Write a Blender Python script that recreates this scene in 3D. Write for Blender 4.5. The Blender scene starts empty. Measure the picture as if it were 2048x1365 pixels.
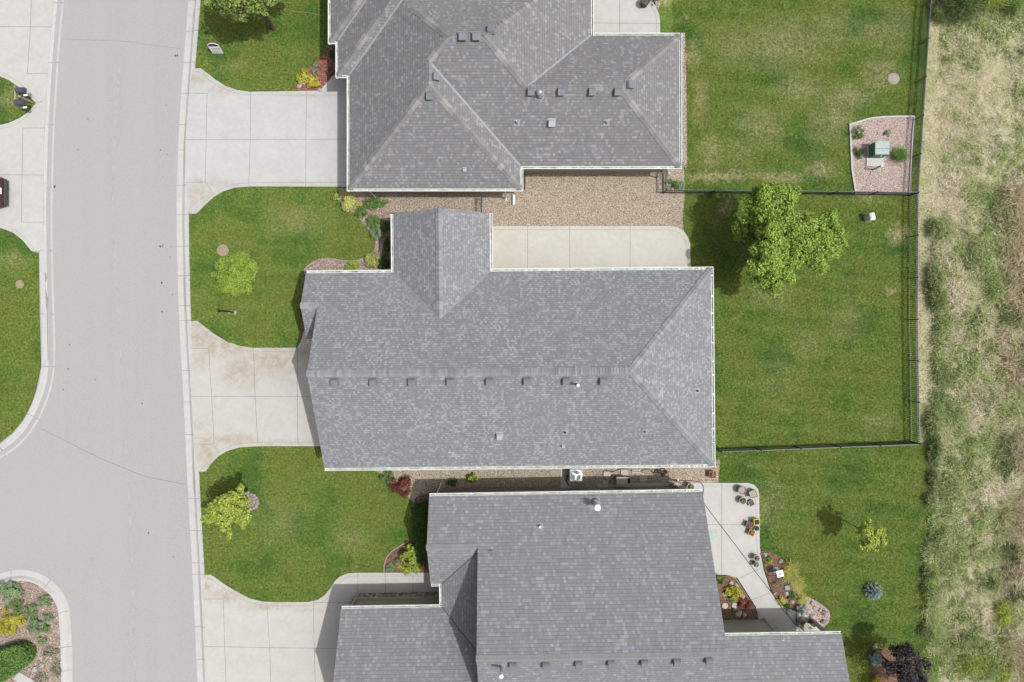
import bpy, math, random
import numpy as np
from math import radians, sin, cos, pi
random.seed(7); RNG = np.random.default_rng(7)
scene = bpy.context.scene
# ------------------------------------------------------------------ camera, world, sun, exposure
S, H = 0.0285, 39.0            # metres on the ground per plan unit, height of the drone
CX, CY = 1024.0, 668.0         # plan unit straight under the drone
cam = bpy.data.cameras.new('camera'); cam_o = bpy.data.objects.new('camera', cam)
scene.collection.objects.link(cam_o); scene.camera = cam_o
cam_o.location = (0, 0, H); cam_o.rotation_euler = (0, 0, 0)
cam.sensor_width = 36.0; cam.lens = 36.0 * H / (2048 * S); cam.clip_end = 8000
cam.shift_y = -14.5 / 2048
W = bpy.data.worlds.new('World'); scene.world = W; W.use_nodes = True
SHX, SHY = -0.445, 0.075        # shadow of one metre of height
SUN_EL = math.atan2(1.0, math.hypot(SHX, SHY)); SUN_AZ = math.atan2(-SHX, -SHY)   # from north, clockwise
wn = W.node_tree; bg = wn.nodes['Background']
sky = wn.nodes.new('ShaderNodeTexSky'); sky.sky_type = 'NISHITA'; sky.sun_disc = False
sky.sun_elevation = SUN_EL; sky.sun_rotation = SUN_AZ; sky.air_density = 1.0; sky.dust_density = 6.0; sky.ozone_density = 1.0
hz = wn.nodes.new('ShaderNodeHueSaturation'); hz.inputs['Saturation'].default_value = 0.5   # thin bright cloud veil: a paler sky
wn.links.new(sky.outputs[0], hz.inputs['Color']); wn.links.new(hz.outputs[0], bg.inputs[0]); bg.inputs[1].default_value = 0.09
sun = bpy.data.lights.new('sun', 'SUN'); sun.energy = 2.4; sun.angle = radians(0.5); sun.color = (1.0, 0.98, 0.945)
sun_o = bpy.data.objects.new('sun', sun); scene.collection.objects.link(sun_o)
from mathutils import Vector, Matrix
sun_o.rotation_euler = Vector((-SHX, -SHY, 1)).to_track_quat('Z', 'Y').to_euler(); sun_o.location = (20, -5, 60)
vs = scene.view_settings; vs.view_transform = 'Standard'; vs.look = 'None'; vs.gamma = 1; vs.use_curve_mapping = False
vs.exposure = 0.47

def G(px, py, z=0.0):
    k = S * (H - z) / H
    return ((px - CX) * k, (CY - py) * k)

# ------------------------------------------------------------------ materials
def lin(r, g, b): return tuple((c / 255.0) ** 2.2 for c in (r, g, b)) + (1,)
class NT:
    def __init__(s, name):
        s.m = bpy.data.materials.new(name); s.m.use_nodes = True; s.t = s.m.node_tree
        s.b = s.t.nodes['Principled BSDF']; s.out = s.t.nodes['Material Output']
        s.b.inputs['Specular IOR Level'].default_value = 0.25
    def n(s, ty, **kw):
        nd = s.t.nodes.new('ShaderNode' + ty)
        for k, v in kw.items():
            if k.startswith('i'):
                key = int(k[1:]) if k[1:].isdigit() else k[1:].replace('_', ' ')
                inp = nd.inputs[key]
                if hasattr(v, 'is_linked'): s.t.links.new(v, inp)
                else: inp.default_value = v
            else: setattr(nd, k, v)
        return nd
    def math(s, op, a, b=0.0, c=0.0):
        return s.n('Math', operation=op, i0=a, i1=b, i2=c).outputs[0]
    def mix(s, f, a, b, bt='MIX'):
        nd = s.n('MixRGB', blend_type=bt, i0=f, i1=a, i2=b); return nd.outputs[0]
    def ramp(s, f, stops, interp='LINEAR'):
        nd = s.n('ValToRGB', i0=f); cr = nd.color_ramp; cr.interpolation = interp
        while len(cr.elements) < len(stops): cr.elements.new(0.5)
        for e, (p, c) in zip(cr.elements, stops): e.position = p; e.color = c if len(c) == 4 else tuple(c) + (1,)
        return nd.outputs[0]
    def pos(s): return s.n('NewGeometry').outputs['Position']
    def island(s): return s.n('NewGeometry').outputs['Random Per Island']
    def noise(s, scale, detail=3.0, rough=0.6, vec=None, dist=0.0):
        return s.n('TexNoise', iVector=vec if vec is not None else s.pos(), iScale=scale, iDetail=detail, iRoughness=rough, iDistortion=dist).outputs['Fac']
    def mr(s, v, a, b, c=0.0, d=1.0):
        return s.n('MapRange', i0=v, i1=a, i2=b, i3=c, i4=d).outputs[0]
    def done(s, col, rough=0.85, bump=None, bd=0.01, bs=0.5):
        if hasattr(col, 'is_linked'): s.t.links.new(col, s.b.inputs['Base Color'])
        else: s.b.inputs['Base Color'].default_value = col
        s.b.inputs['Roughness'].default_value = rough
        if bump is not None:
            bp = s.n('Bump', iHeight=bump, iDistance=bd, iStrength=bs); s.t.links.new(bp.outputs[0], s.b.inputs['Normal'])
        return s.m
    def blob(s, px, py, rx, ry, wob, soft=0.55):
        """mask of an irregular patch centred on a plan point"""
        x, y = G(px, py)
        v = s.n('VectorMath', operation='SUBTRACT', i0=wob, i1=(x, y, 0)).outputs[0]
        v = s.n('VectorMath', operation='MULTIPLY', i0=v, i1=(1 / (rx * S), 1 / (ry * S), 0)).outputs[0]
        l = s.n('VectorMath', operation='LENGTH', i0=v).outputs['Value']
        return s.mr(l, 1.15, 1.15 - soft)
    def wobble(s, scale, amp):
        nz = s.n('TexNoise', iVector=s.pos(), iScale=scale, iDetail=4.0, iRoughness=0.65).outputs['Color']
        v = s.n('VectorMath', operation='SUBTRACT', i0=nz, i1=(0.5, 0.5, 0.5)).outputs[0]
        v = s.n('VectorMath', operation='SCALE', i0=v, iScale=amp).outputs[0]
        return s.n('VectorMath', operation='ADD', i0=s.pos(), i1=v).outputs[0]
    def maxes(s, lst):
        r = lst[0]
        for q in lst[1:]: r = s.math('MAXIMUM', r, q)
        return r

def simple(name, col, rough=0.6, metal=0.0, var=0.12, sc=3.0):
    t = NT(name); c = t.mix(var, col, t.ramp(t.noise(sc, 5), [(0.3, (0, 0, 0)), (0.7, (1, 1, 1))]), 'OVERLAY') if var else col
    t.b.inputs['Metallic'].default_value = metal
    return t.done(c, rough)

def m_asphalt():
    t = NT('asphalt'); f = t.noise(38, 3, 0.7); g = t.noise(0.25, 3); st = t.noise(11, 2)
    v = t.n('TexVoronoi', iVector=t.pos(), iScale=30.0).outputs['Color']
    c = t.ramp(f, [(0.3, (0.262, 0.264, 0.270)), (0.55, (0.296, 0.298, 0.303)), (0.75, (0.332, 0.333, 0.337))])
    c = t.mix(0.18, c, v, 'SOFT_LIGHT')
    c = t.mix(t.mr(g, 0.35, 0.7, 0.0, 0.35), c, (0.30, 0.30, 0.31, 1))
    c = t.mix(t.mr(st, 0.72, 0.8, 0, 0.35), c, (0.12, 0.12, 0.12, 1))
    x = t.n('SeparateXYZ', i0=t.pos()).outputs[0]
    wv = t.n('TexNoise', iVector=t.n('Mapping', iVector=t.pos(), iScale=(1.3, 0.04, 1)).outputs[0], iScale=1.0, iDetail=3.0).outputs['Fac']
    c = t.mix(t.mr(wv, 0.4, 0.62, 0, 0.22), c, (0.33, 0.33, 0.335, 1))
    wb = t.wobble(0.35, 3.0); c = t.mix(t.math('MULTIPLY', t.blob(120, 1010, 190, 110, wb, 0.9), 0.4), c, (0.335, 0.325, 0.305, 1))
    hs = t.n('HueSaturation', iSaturation=0.4, iColor=c).outputs[0]
    return t.done(hs, 0.9, f, 0.006, 0.5)

def m_concrete(name, tint, stains=(), amt=0.8, stain_col=(0.305, 0.245, 0.182, 1), light=()):
    t = NT(name); f = t.noise(22, 4, 0.7); g = t.noise(0.9, 5, 0.6); h = t.noise(3.5, 4, 0.6)
    d = tuple(x * 0.84 for x in tint[:3]) + (1,); l = tuple(min(1, x * 1.09) for x in tint[:3]) + (1,)
    c = t.ramp(f, [(0.25, d), (0.5, tint), (0.8, l)])
    c = t.mix(t.mr(g, 0.35, 0.68, 0, 0.55), c, tuple(x * y for x, y in zip(tint[:3], (0.83, 0.83, 0.83))) + (1,))
    c = t.mix(t.mr(h, 0.42, 0.66, 0, 0.4), c, tuple(min(1, x * y) for x, y in zip(tint[:3], (1.12, 1.11, 1.09))) + (1,))
    if stains:
        wb = t.wobble(1.4, 0.9)
        m = t.maxes([t.math('MULTIPLY', t.blob(a, b, rx, ry, wb, 0.9), k) for a, b, rx, ry, k in stains])
        br = t.mr(t.noise(2.6, 8, 0.78), 0.38, 0.58, 0.12, 1.0)
        m = t.math('MULTIPLY', t.math('MULTIPLY', m, br), amt)
        c = t.mix(m, c, stain_col)
    return t.done(c, 0.85, f, 0.004, 0.4)

def m_lawn():
    t = NT('lawn_grass'); P = t.pos()
    f = t.noise(7.5, 4, 0.8); g = t.noise(2.2, 5, 0.7); b = t.noise(0.32, 4, 0.6); i = t.island(); q = t.noise(0.8, 3, 0.6)
    c = t.ramp(f, [(0.30, (0.016, 0.050, 0.005)), (0.5, (0.070, 0.140, 0.016)), (0.66, (0.185, 0.255, 0.060))])
    c = t.mix(t.mr(g, 0.36, 0.64, 0.0, 0.65), c, t.ramp(f, [(0.3, (0.085, 0.115, 0.020)), (0.7, (0.20, 0.225, 0.065))]))
    c = t.mix(t.mr(b, 0.42, 0.62, 0.0, 0.6), c, t.ramp(f, [(0.3, (0.075, 0.095, 0.015)), (0.7, (0.175, 0.195, 0.045))]))
    c = t.mix(t.mr(b, 0.48, 0.36, 0.0, 0.75), c, t.ramp(f, [(0.3, (0.018, 0.060, 0.008)), (0.7, (0.070, 0.150, 0.024))]))
    c = t.mix(t.mr(q, 0.44, 0.34, 0.0, 0.4), c, (0.040, 0.085, 0.016, 1))
    sp = t.n('SeparateXYZ', i0=P); lx, ly = sp.outputs[0], sp.outputs[1]
    c = t.mix(t.math('MULTIPLY', t.mr(lx, 6.0, 9.0), 0.30), c, t.mix(1.0, c, (0.58, 0.68, 0.42, 1), 'MULTIPLY'))   # a darker turf variety behind the houses
    wv = t.math('SINE', t.math('MULTIPLY', t.math('ADD', t.math('ADD', ly, t.math('MULTIPLY', lx, 0.12)), t.math('MULTIPLY', t.noise(0.5, 2), 0.8)), 5.6))
    c = t.mix(t.math('MULTIPLY', t.mr(wv, -0.3, 0.9), t.mr(lx, 5.0, 9.0, 0.05, 0.12)), c, (0.19, 0.235, 0.075, 1))
    c = t.mix(0.45, c, t.ramp(i, [(0, (0.24, 0.26, 0.22)), (0.5, (0.5, 0.5, 0.5)), (1, (0.80, 0.79, 0.72))]), 'OVERLAY')
    wb = t.wobble(1.1, 1.5)
    pt = [(1440, 352, 80, 14, .95), (1560, 355, 70, 14, .85), (1640, 340, 40, 24, .7), (1672, 235, 35, 70, .55), (1700, 195, 60, 22, .6), (1480, 90, 90, 50, .35),
          (1385, 110, 22, 30, .6), (1400, 200, 16, 60, .5), (1760, 150, 45, 40, .45), (1790, 60, 40, 60, .3), (1560, 90, 120, 60, .45), (1600, 180, 60, 40, .45), (1520, 250, 60, 50, .4), (1420, 300, 30, 40, .5), (1755, 70, 60, 30, .4), (1545, 590, 60, 30, .3), (1690, 640, 50, 60, .18), (1610, 690, 50, 40, .22), (1560, 760, 60, 60, .15), (600, 440, 70, 40, .3), (560, 1040, 60, 50, .25), (700, 1080, 50, 40, .25), (470, 130, 40, 20, .25), (30, 520, 40, 20, .4), (10, 200, 20, 20, .5), (1795, 470, 26, 22, .9), (1785, 582, 16, 10, .9), (1335, 3, 14, 9, .9),
          (1370, 34, 10, 10, .7), (1660, 60, 60, 60, .3), (1740, 400, 40, 12, .4), (1450, 415, 18, 30, .6), (1640, 250, 30, 60, .35), (1760, 840, 50, 30, .25), (1480, 300, 50, 40, .25), (1530, 1010, 60, 50, .28)]
    m = t.math('MINIMUM', t.math('MULTIPLY', t.maxes([t.math('MULTIPLY', t.blob(a, q, rx, ry, wb, 1.0), k) for a, q, rx, ry, k in pt]), 1.25), 1.0)
    br = t.mr(t.noise(4.2, 6, 0.8), 0.38, 0.56, 0.0, 1.0)
    c = t.mix(t.math('MULTIPLY', m, br), c, t.ramp(f, [(0.3, (0.20, 0.175, 0.075)), (0.7, (0.46, 0.40, 0.24))]))
    return t.done(c, 0.9, f, 0.03, 0.6)

def m_ground():
    t = NT('dry_ground'); f = t.noise(9, 5, 0.75); g = t.noise(1.1, 5, 0.65); b = t.noise(0.22, 4, 0.6)
    c = t.ramp(f, [(0.25, (0.20, 0.18, 0.11)), (0.5, (0.36, 0.335, 0.22)), (0.8, (0.48, 0.45, 0.33))])
    c = t.mix(t.mr(g, 0.44, 0.62, 0, 0.75), c, t.ramp(f, [(0.3, (0.13, 0.155, 0.045)), (0.7, (0.30, 0.31, 0.12))]))
    c = t.mix(t.mr(b, 0.5, 0.7, 0, 0.4), c, (0.32, 0.285, 0.21, 1))
    return t.done(c, 0.95, f, 0.05, 0.7)

def m_gravel(name, cols, sc=23.0):
    t = NT(name); v = t.n('TexVoronoi', iVector=t.pos(), iScale=sc)
    r = t.n('SeparateXYZ', i0=v.outputs['Color']).outputs[0]
    c = t.ramp(r, [(i / (len(cols) - 1), c) for i, c in enumerate(cols)])
    c = t.mix(t.mr(v.outputs['Distance'], 0.35, 0.75, 0, 0.75), c, (0.05, 0.04, 0.03, 1))
    return t.done(c, 0.9, t.math('MULTIPLY', v.outputs['Distance'], -1.0), 0.03, 0.7)

def m_stone(name, cols):
    t = NT(name); c = t.ramp(t.island(), [(i / (len(cols) - 1), c) for i, c in enumerate(cols)])
    c = t.mix(0.3, c, t.noise(30, 3), 'OVERLAY'); return t.done(c, 0.85)

def m_mulch(name, a, b, d):
    t = NT(name); v = t.n('TexVoronoi', iVector=t.n('Mapping', iVector=t.pos(), iScale=(1, 1.7, 1)).outputs[0], iScale=18.0)
    r = t.n('SeparateXYZ', i0=v.outputs['Color']).outputs[0]
    c = t.ramp(r, [(0, d), (0.5, a), (1, b)]); f = t.noise(8, 4, 0.7)
    c = t.mix(t.mr(f, 0.4, 0.65, 0, 0.5), c, d)
    return t.done(c, 0.95, f, 0.04, 0.8)

def m_shingle(name, dark, mid, light, frac, tabw=0.15, course=0.15, seedv=0.0):
    t = NT(name); uv = t.n('UVMap').outputs[0]; s = t.n('SeparateXYZ', i0=uv); u, v = s.outputs[0], s.outputs[1]
    vr = t.math('DIVIDE', v, course); row = t.math('FLOOR', vr); fv = t.math('FRACT', vr)
    off = t.n('TexWhiteNoise', noise_dimensions='1D', iW=t.math('ADD', row, seedv)).outputs[0]
    uu = t.math('ADD', t.math('DIVIDE', u, tabw), t.math('MULTIPLY', off, 9.0)); col = t.math('FLOOR', uu); fu = t.math('FRACT', uu)
    cv = t.n('CombineXYZ', i0=col, i1=row, i2=seedv).outputs[0]
    h = t.n('TexWhiteNoise', noise_dimensions='3D', iVector=cv); hv = h.outputs[0]; hc = h.outputs[1]
    c2 = t.n('CombineXYZ', i0=t.math('FLOOR', t.math('MULTIPLY', uu, 0.37)), i1=row, i2=seedv + 3).outputs[0]
    h2 = t.n('TexWhiteNoise', noise_dimensions='3D', iVector=c2).outputs[0]
    c = t.ramp(hv, [(0, dark), (1 - frac - 0.25, mid), (1 - frac, mid), (1 - frac + 0.06, light), (1, light)])
    c = t.mix(t.mr(h2, 0.3, 1, 0, 0.45), c, dark)
    tint = t.ramp(h2, [(0, (0.47, 0.49, 0.56)), (0.5, (0.5, 0.5, 0.5)), (1, (0.545, 0.505, 0.47))])
    c = t.mix(0.5, c, tint, 'OVERLAY')
    sv = t.n('CombineXYZ', i0=t.math('MULTIPLY', u, 1.1), i1=t.math('MULTIPLY', v, 0.16), i2=seedv).outputs[0]; c = t.mix(t.mr(t.noise(1.0, 4, 0.65, sv), 0.40, 0.66, 0, 0.38), c, dark)   # rain streaks down the slope
    pn = t.noise(0.6, 3); c = t.mix(t.mr(pn, 0.35, 0.65, 0, 0.22), c, dark)
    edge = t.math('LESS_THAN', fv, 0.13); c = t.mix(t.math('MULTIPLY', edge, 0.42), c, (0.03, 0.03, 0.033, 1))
    e2 = t.math('LESS_THAN', fu, 0.07); c = t.mix(t.math('MULTIPLY', e2, 0.25), c, (0.04, 0.04, 0.045, 1))
    gr = t.noise(45, 2, 0.8); c = t.mix(0.22, c, gr, 'OVERLAY')
    bh = t.math('ADD', t.math('MULTIPLY', t.math('SUBTRACT', 1.0, fv), 0.6), t.math('MULTIPLY', hv, 0.4))
    return t.done(c, 0.88, bh, 0.012, 0.55)

def m_caps(name, cols):
    t = NT(name); c = t.ramp(t.island(), [(i / (len(cols) - 1), c) for i, c in enumerate(cols)], 'LINEAR')
    c = t.mix(0.3, c, t.noise(60, 2, 0.8), 'OVERLAY'); return t.done(c, 0.9)

def m_siding(name, col):
    t = NT(name); z = t.n('SeparateXYZ', i0=t.pos()).outputs[2]; f = t.math('FRACT', t.math('DIVIDE', z, 0.16))
    c = t.mix(t.math('MULTIPLY', t.math('LESS_THAN', f, 0.08), 0.5), col, tuple(x * 0.4 for x in col[:3]) + (1,))
    c = t.mix(0.1, c, t.noise(4, 4), 'OVERLAY'); return t.done(c, 0.7, f, 0.012, 0.5)

def m_leaf(name, dark, mid, light, transl=0.13, rough=0.6):
    t = NT(name); i = t.island(); n = t.noise(0.9, 3)
    f = t.math('ADD', t.math('MULTIPLY', i, 0.72), t.math('MULTIPLY', t.mr(n, 0.3, 0.7), 0.28))
    c = t.ramp(f, [(0.05, dark), (0.5, mid), (0.95, light)])
    t.done(c, rough); tr = t.n('BsdfTranslucent', iColor=c); mx = t.n('MixShader', i0=transl)
    t.t.links.new(t.b.outputs[0], mx.inputs[1]); t.t.links.new(tr.outputs[0], mx.inputs[2]); t.t.links.new(mx.outputs[0], t.out.inputs[0])
    return t.m
def m_attrleaf(name):
    t = NT(name); c = t.n('Attribute', attribute_name='tint').outputs['Color']
    c = t.mix(0.55, c, t.ramp(t.island(), [(0, (0.26, 0.27, 0.25)), (0.5, (0.5, 0.5, 0.5)), (1, (0.78, 0.76, 0.72))]), 'OVERLAY')
    t.done(c, 0.8); tr = t.n('BsdfTranslucent', iColor=c); mx = t.n('MixShader', i0=0.12)
    t.t.links.new(t.b.outputs[0], mx.inputs[1]); t.t.links.new(tr.outputs[0], mx.inputs[2]); t.t.links.new(mx.outputs[0], t.out.inputs[0])
    return t.m

M = {}
M['asphalt'] = m_asphalt()
CON = (0.40, 0.40, 0.39, 1); CONW = (0.405, 0.385, 0.345, 1)
M['curb'] = m_concrete('curb_concrete', (0.41, 0.41, 0.40, 1))
M['drive1'] = m_concrete('driveway_concrete_plain', (0.40, 0.405, 0.402, 1), [(395, 155, 30, 30, .9), (450, 180, 45, 14, .7), (400, 390, 40, 26, .95), (440, 366, 45, 12, .7), (385, 420, 16, 30, .6), (620, 192, 60, 5, .6), (395, 365, 24, 10, 1.0), (600, 368, 90, 7, .5)])
M['drive2'] = m_concrete('driveway_concrete_stained', (0.41, 0.402, 0.378, 1), [(400, 672, 40, 40, 1.0), (450, 694, 70, 30, 1.0), (545, 724, 80, 38, 1.0), (480, 738, 46, 46, .95), (400, 720, 20, 30, .6), (600, 705, 45, 14, 1.0), (455, 880, 90, 14, .9), (415, 905, 26, 40, 1.0), (560, 886, 100, 8, .7), (395, 850, 22, 12, .6), (505, 760, 14, 34, .6)], 0.85)
M['drive3'] = m_concrete('driveway_concrete_warm', (0.415, 0.41, 0.385, 1), [(414, 1172, 16, 22, 1.0), (450, 1192, 50, 16, .8), (540, 1212, 60, 10, .9), (600, 1218, 60, 8, .5)])
M['patio2'] = m_concrete('patio_concrete_tan', (0.44, 0.43, 0.395, 1), [(1010, 500, 60, 50, .6), (1100, 520, 60, 30, .4), (1180, 500, 40, 40, .3)], 0.4, (0.36, 0.29, 0.19, 1))
M['patio'] = m_concrete('patio_concrete_grey', (0.40, 0.40, 0.385, 1))
M['drive_left'] = m_concrete('driveway_concrete_left', (0.41, 0.41, 0.395, 1), [(85, 250, 30, 30, .3), (75, 120, 12, 30, .25)], 0.4)
M['joint'] = simple('joint_dark', (0.15, 0.145, 0.135, 1), 0.9, var=0)
M['jointl'] = simple('joint_soft', (0.26, 0.25, 0.23, 1), 0.9, var=0)
M['crack'] = simple('crack_tar', (0.16, 0.16, 0.16, 1), 0.9, var=0)
M['seam'] = simple('seam_pale', (0.312, 0.313, 0.316, 1), 0.9, var=0.2)
M['oil'] = simple('oil_spot', (0.06, 0.06, 0.062, 1), 0.7, var=0.2)
M['lawn'] = m_lawn(); M['ground'] = m_ground()
GC = [(0.15, 0.115, 0.085, 1), (0.29, 0.23, 0.17, 1), (0.38, 0.315, 0.245, 1), (0.28, 0.25, 0.215, 1), (0.42, 0.36, 0.29, 1), (0.34, 0.265, 0.20, 1), (0.55, 0.50, 0.43, 1)]
GP = [(0.14, 0.10, 0.09, 1), (0.33, 0.24, 0.21, 1), (0.42, 0.34, 0.31, 1), (0.30, 0.25, 0.23, 1), (0.50, 0.42, 0.38, 1), (0.38, 0.28, 0.25, 1), (0.60, 0.54, 0.50, 1)]
M['gravel'] = m_gravel('river_gravel', GC); M['gravelp'] = m_gravel('pink_gravel', GP)
M['peb'] = m_stone('tan_pebble', GC); M['pebp'] = m_stone('pink_pebble', GP)
M['mulch_red'] = m_mulch('red_mulch', (0.23, 0.085, 0.062, 1), (0.40, 0.20, 0.155, 1), (0.10, 0.04, 0.03, 1))
M['mulch'] = m_mulch('brown_mulch', (0.15, 0.085, 0.055, 1), (0.28, 0.17, 0.115, 1), (0.065, 0.038, 0.026, 1))
M['soil'] = m_mulch('grey_mulch', (0.26, 0.20, 0.165, 1), (0.40, 0.33, 0.28, 1), (0.13, 0.095, 0.075, 1))
M['sh1'] = m_shingle('shingle_warm_grey', (0.153, 0.154, 0.158, 1), (0.195, 0.196, 0.201, 1), (0.272, 0.270, 0.267, 1), 0.20, 0.125, 0.150, 1)
M['sh2'] = m_shingle('shingle_blue_grey', (0.166, 0.172, 0.184, 1), (0.216, 0.223, 0.237, 1), (0.298, 0.304, 0.311, 1), 0.33, 0.11, 0.125, 5)
M['sh3'] = m_shingle('shingle_cool_grey', (0.170, 0.174, 0.184, 1), (0.216, 0.220, 0.230, 1), (0.277, 0.279, 0.284, 1), 0.22, 0.135, 0.170, 9)
M['cap1'] = m_caps('ridge_shingle_warm', [(0.165, 0.165, 0.168, 1), (0.186, 0.185, 0.187, 1), (0.20, 0.196, 0.194, 1), (0.265, 0.260, 0.255, 1)])
M['cap2'] = m_caps('ridge_shingle_blue', [(0.170, 0.176, 0.187, 1), (0.21, 0.216, 0.228, 1), (0.235, 0.240, 0.25, 1), (0.27, 0.273, 0.277, 1)])
M['cap3'] = m_caps('ridge_shingle_cool', [(0.198, 0.198, 0.203, 1), (0.208, 0.207, 0.211, 1), (0.222, 0.220, 0.222, 1)])
M['white'] = simple('white_painted_metal', (0.78, 0.80, 0.78, 1), 0.4, 0, 0.06)
M['fascia'] = simple('fascia_taupe', (0.32, 0.30, 0.27, 1), 0.6)
M['siding'] = m_siding('siding_taupe', (0.30, 0.28, 0.24, 1)); M['siding2'] = m_siding('siding_beige', (0.36, 0.33, 0.28, 1)); M['siding3'] = m_siding('siding_greige', (0.33, 0.32, 0.28, 1))
M['vent'] = simple('vent_grey_metal', (0.165, 0.173, 0.192, 1), 0.5, 0.0, 0.1); M['ventl'] = simple('vent_pale_metal', (0.36, 0.38, 0.41, 1), 0.4, 0.1, 0.1)
M['galv'] = simple('galvanised_metal', (0.55, 0.57, 0.60, 1), 0.35, 0.7, 0.15); M['black'] = simple('black_paint', (0.012, 0.012, 0.013, 1), 0.5, 0, 0)
M['iron'] = simple('fence_black_iron', (0.018, 0.023, 0.024, 1), 0.35, 0, 0.1)
M['railtop'] = simple('fence_rail_pale', (0.075, 0.10, 0.105, 1), 0.4, 0, 0.1)  # top rail set paler and bluer than the rest of the fence
M['glass'] = simple('dark_glass', (0.03, 0.04, 0.05, 1), 0.08, 0, 0); M['door'] = simple('door_paint', (0.55, 0.53, 0.48, 1), 0.5)
M['valley'] = simple('valley_metal', (0.27, 0.275, 0.285, 1), 0.5, 0.1, 0.1); M['valley_soft'] = simple('valley_metal_soft', (0.235, 0.238, 0.243, 1), 0.6, 0, 0.1); M['valley_dark'] = simple('valley_metal_dark', (0.12, 0.12, 0.125, 1), 0.6, 0, 0.1)
M['stonew'] = m_gravel('stone_veneer', [(0.25, 0.22, 0.18, 1), (0.40, 0.36, 0.30, 1), (0.50, 0.46, 0.40, 1)], 5.0)
M['rock'] = simple('boulder_stone', (0.30, 0.28, 0.25, 1), 0.9, 0, 0.5, 6.0); M['rockd'] = simple('boulder_dark', (0.18, 0.16, 0.15, 1), 0.9, 0, 0.5, 6.0)
M['bark'] = simple('bark', (0.12, 0.09, 0.065, 1), 0.95, 0, 0.4, 12.0); M['wood'] = simple('weathered_wood', (0.30, 0.25, 0.19, 1), 0.9, 0, 0.3, 8.0)
for k, c in dict(terracotta=(0.20, 0.13, 0.10), yellow=(0.62, 0.48, 0.06), amber=(0.42, 0.24, 0.03), navy=(0.06, 0.075, 0.12), bluegrey=(0.22, 0.28, 0.34), dkgreen=(0.06, 0.10, 0.08), potdark=(0.06, 0.055, 0.05),
                 beige=(0.36, 0.33, 0.27), ubox=(0.30, 0.36, 0.35), uboxd=(0.10, 0.17, 0.15), ped=(0.50, 0.60, 0.55), maroon=(0.055, 0.026, 0.027), mailbox=(0.060, 0.070, 0.095), purple=(0.10, 0.05, 0.12),
                 brownwood=(0.16, 0.09, 0.05), paver=(0.38, 0.35, 0.31), potsoil=(0.08, 0.055, 0.04), tansoil=(0.30, 0.24, 0.14), lid=(0.27, 0.22, 0.20), text=(0.10, 0.10, 0.14), grey=(0.3, 0.3, 0.31), rust=(0.20, 0.10, 0.06), rim=(0.40, 0.36, 0.24)).items():
    M[k] = simple('paint_' + k, tuple(c) + (1,), 0.55, 0, 0.12, 9.0)
LF = dict(weed=((0.12, 0.17, 0.05), (0.25, 0.33, 0.11), (0.46, 0.49, 0.25)), brush=((0.04, 0.07, 0.02), (0.12, 0.17, 0.06), (0.32, 0.34, 0.17)), tree=((0.075, 0.14, 0.018), (0.23, 0.35, 0.050), (0.38, 0.50, 0.115)), treeb=((0.06, 0.11, 0.012), (0.20, 0.30, 0.035), (0.36, 0.45, 0.09)),
          young=((0.10, 0.15, 0.015), (0.31, 0.39, 0.055), (0.50, 0.55, 0.14)), far=((0.06, 0.10, 0.02), (0.19, 0.28, 0.06), (0.36, 0.44, 0.14)), green=((0.06, 0.13, 0.025), (0.12, 0.22, 0.05), (0.20, 0.32, 0.09)),
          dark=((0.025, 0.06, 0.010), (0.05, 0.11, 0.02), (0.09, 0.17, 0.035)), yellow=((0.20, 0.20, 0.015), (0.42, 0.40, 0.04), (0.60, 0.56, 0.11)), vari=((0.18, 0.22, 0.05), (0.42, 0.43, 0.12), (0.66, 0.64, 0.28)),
          lime=((0.10, 0.16, 0.015), (0.29, 0.37, 0.05), (0.46, 0.51, 0.12)), red=((0.06, 0.012, 0.010), (0.17, 0.04, 0.03), (0.26, 0.09, 0.06)), purple=((0.018, 0.013, 0.015), (0.045, 0.034, 0.039), (0.10, 0.08, 0.086)),
          blue=((0.16, 0.23, 0.22), (0.30, 0.39, 0.39), (0.46, 0.55, 0.55)), sage=((0.11, 0.18, 0.08), (0.21, 0.30, 0.15), (0.33, 0.42, 0.25)), grassy=((0.26, 0.27, 0.05), (0.44, 0.43, 0.11), (0.60, 0.56, 0.22)),
          silver=((0.13, 0.14, 0.09), (0.26, 0.26, 0.18), (0.40, 0.39, 0.30)), pink=((0.20, 0.06, 0.09), (0.45, 0.18, 0.24), (0.6, 0.35, 0.4)), orange=((0.35, 0.10, 0.02), (0.55, 0.25, 0.03), (0.7, 0.5, 0.05)), dry=((0.16, 0.13, 0.07), (0.30, 0.26, 0.16), (0.46, 0.41, 0.28)))
for k, v in LF.items(): M['leaf_' + k] = m_leaf('foliage_' + k, *[c + (1,) for c in v])
M['wild'] = m_attrleaf('wild_grass_blades')

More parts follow.
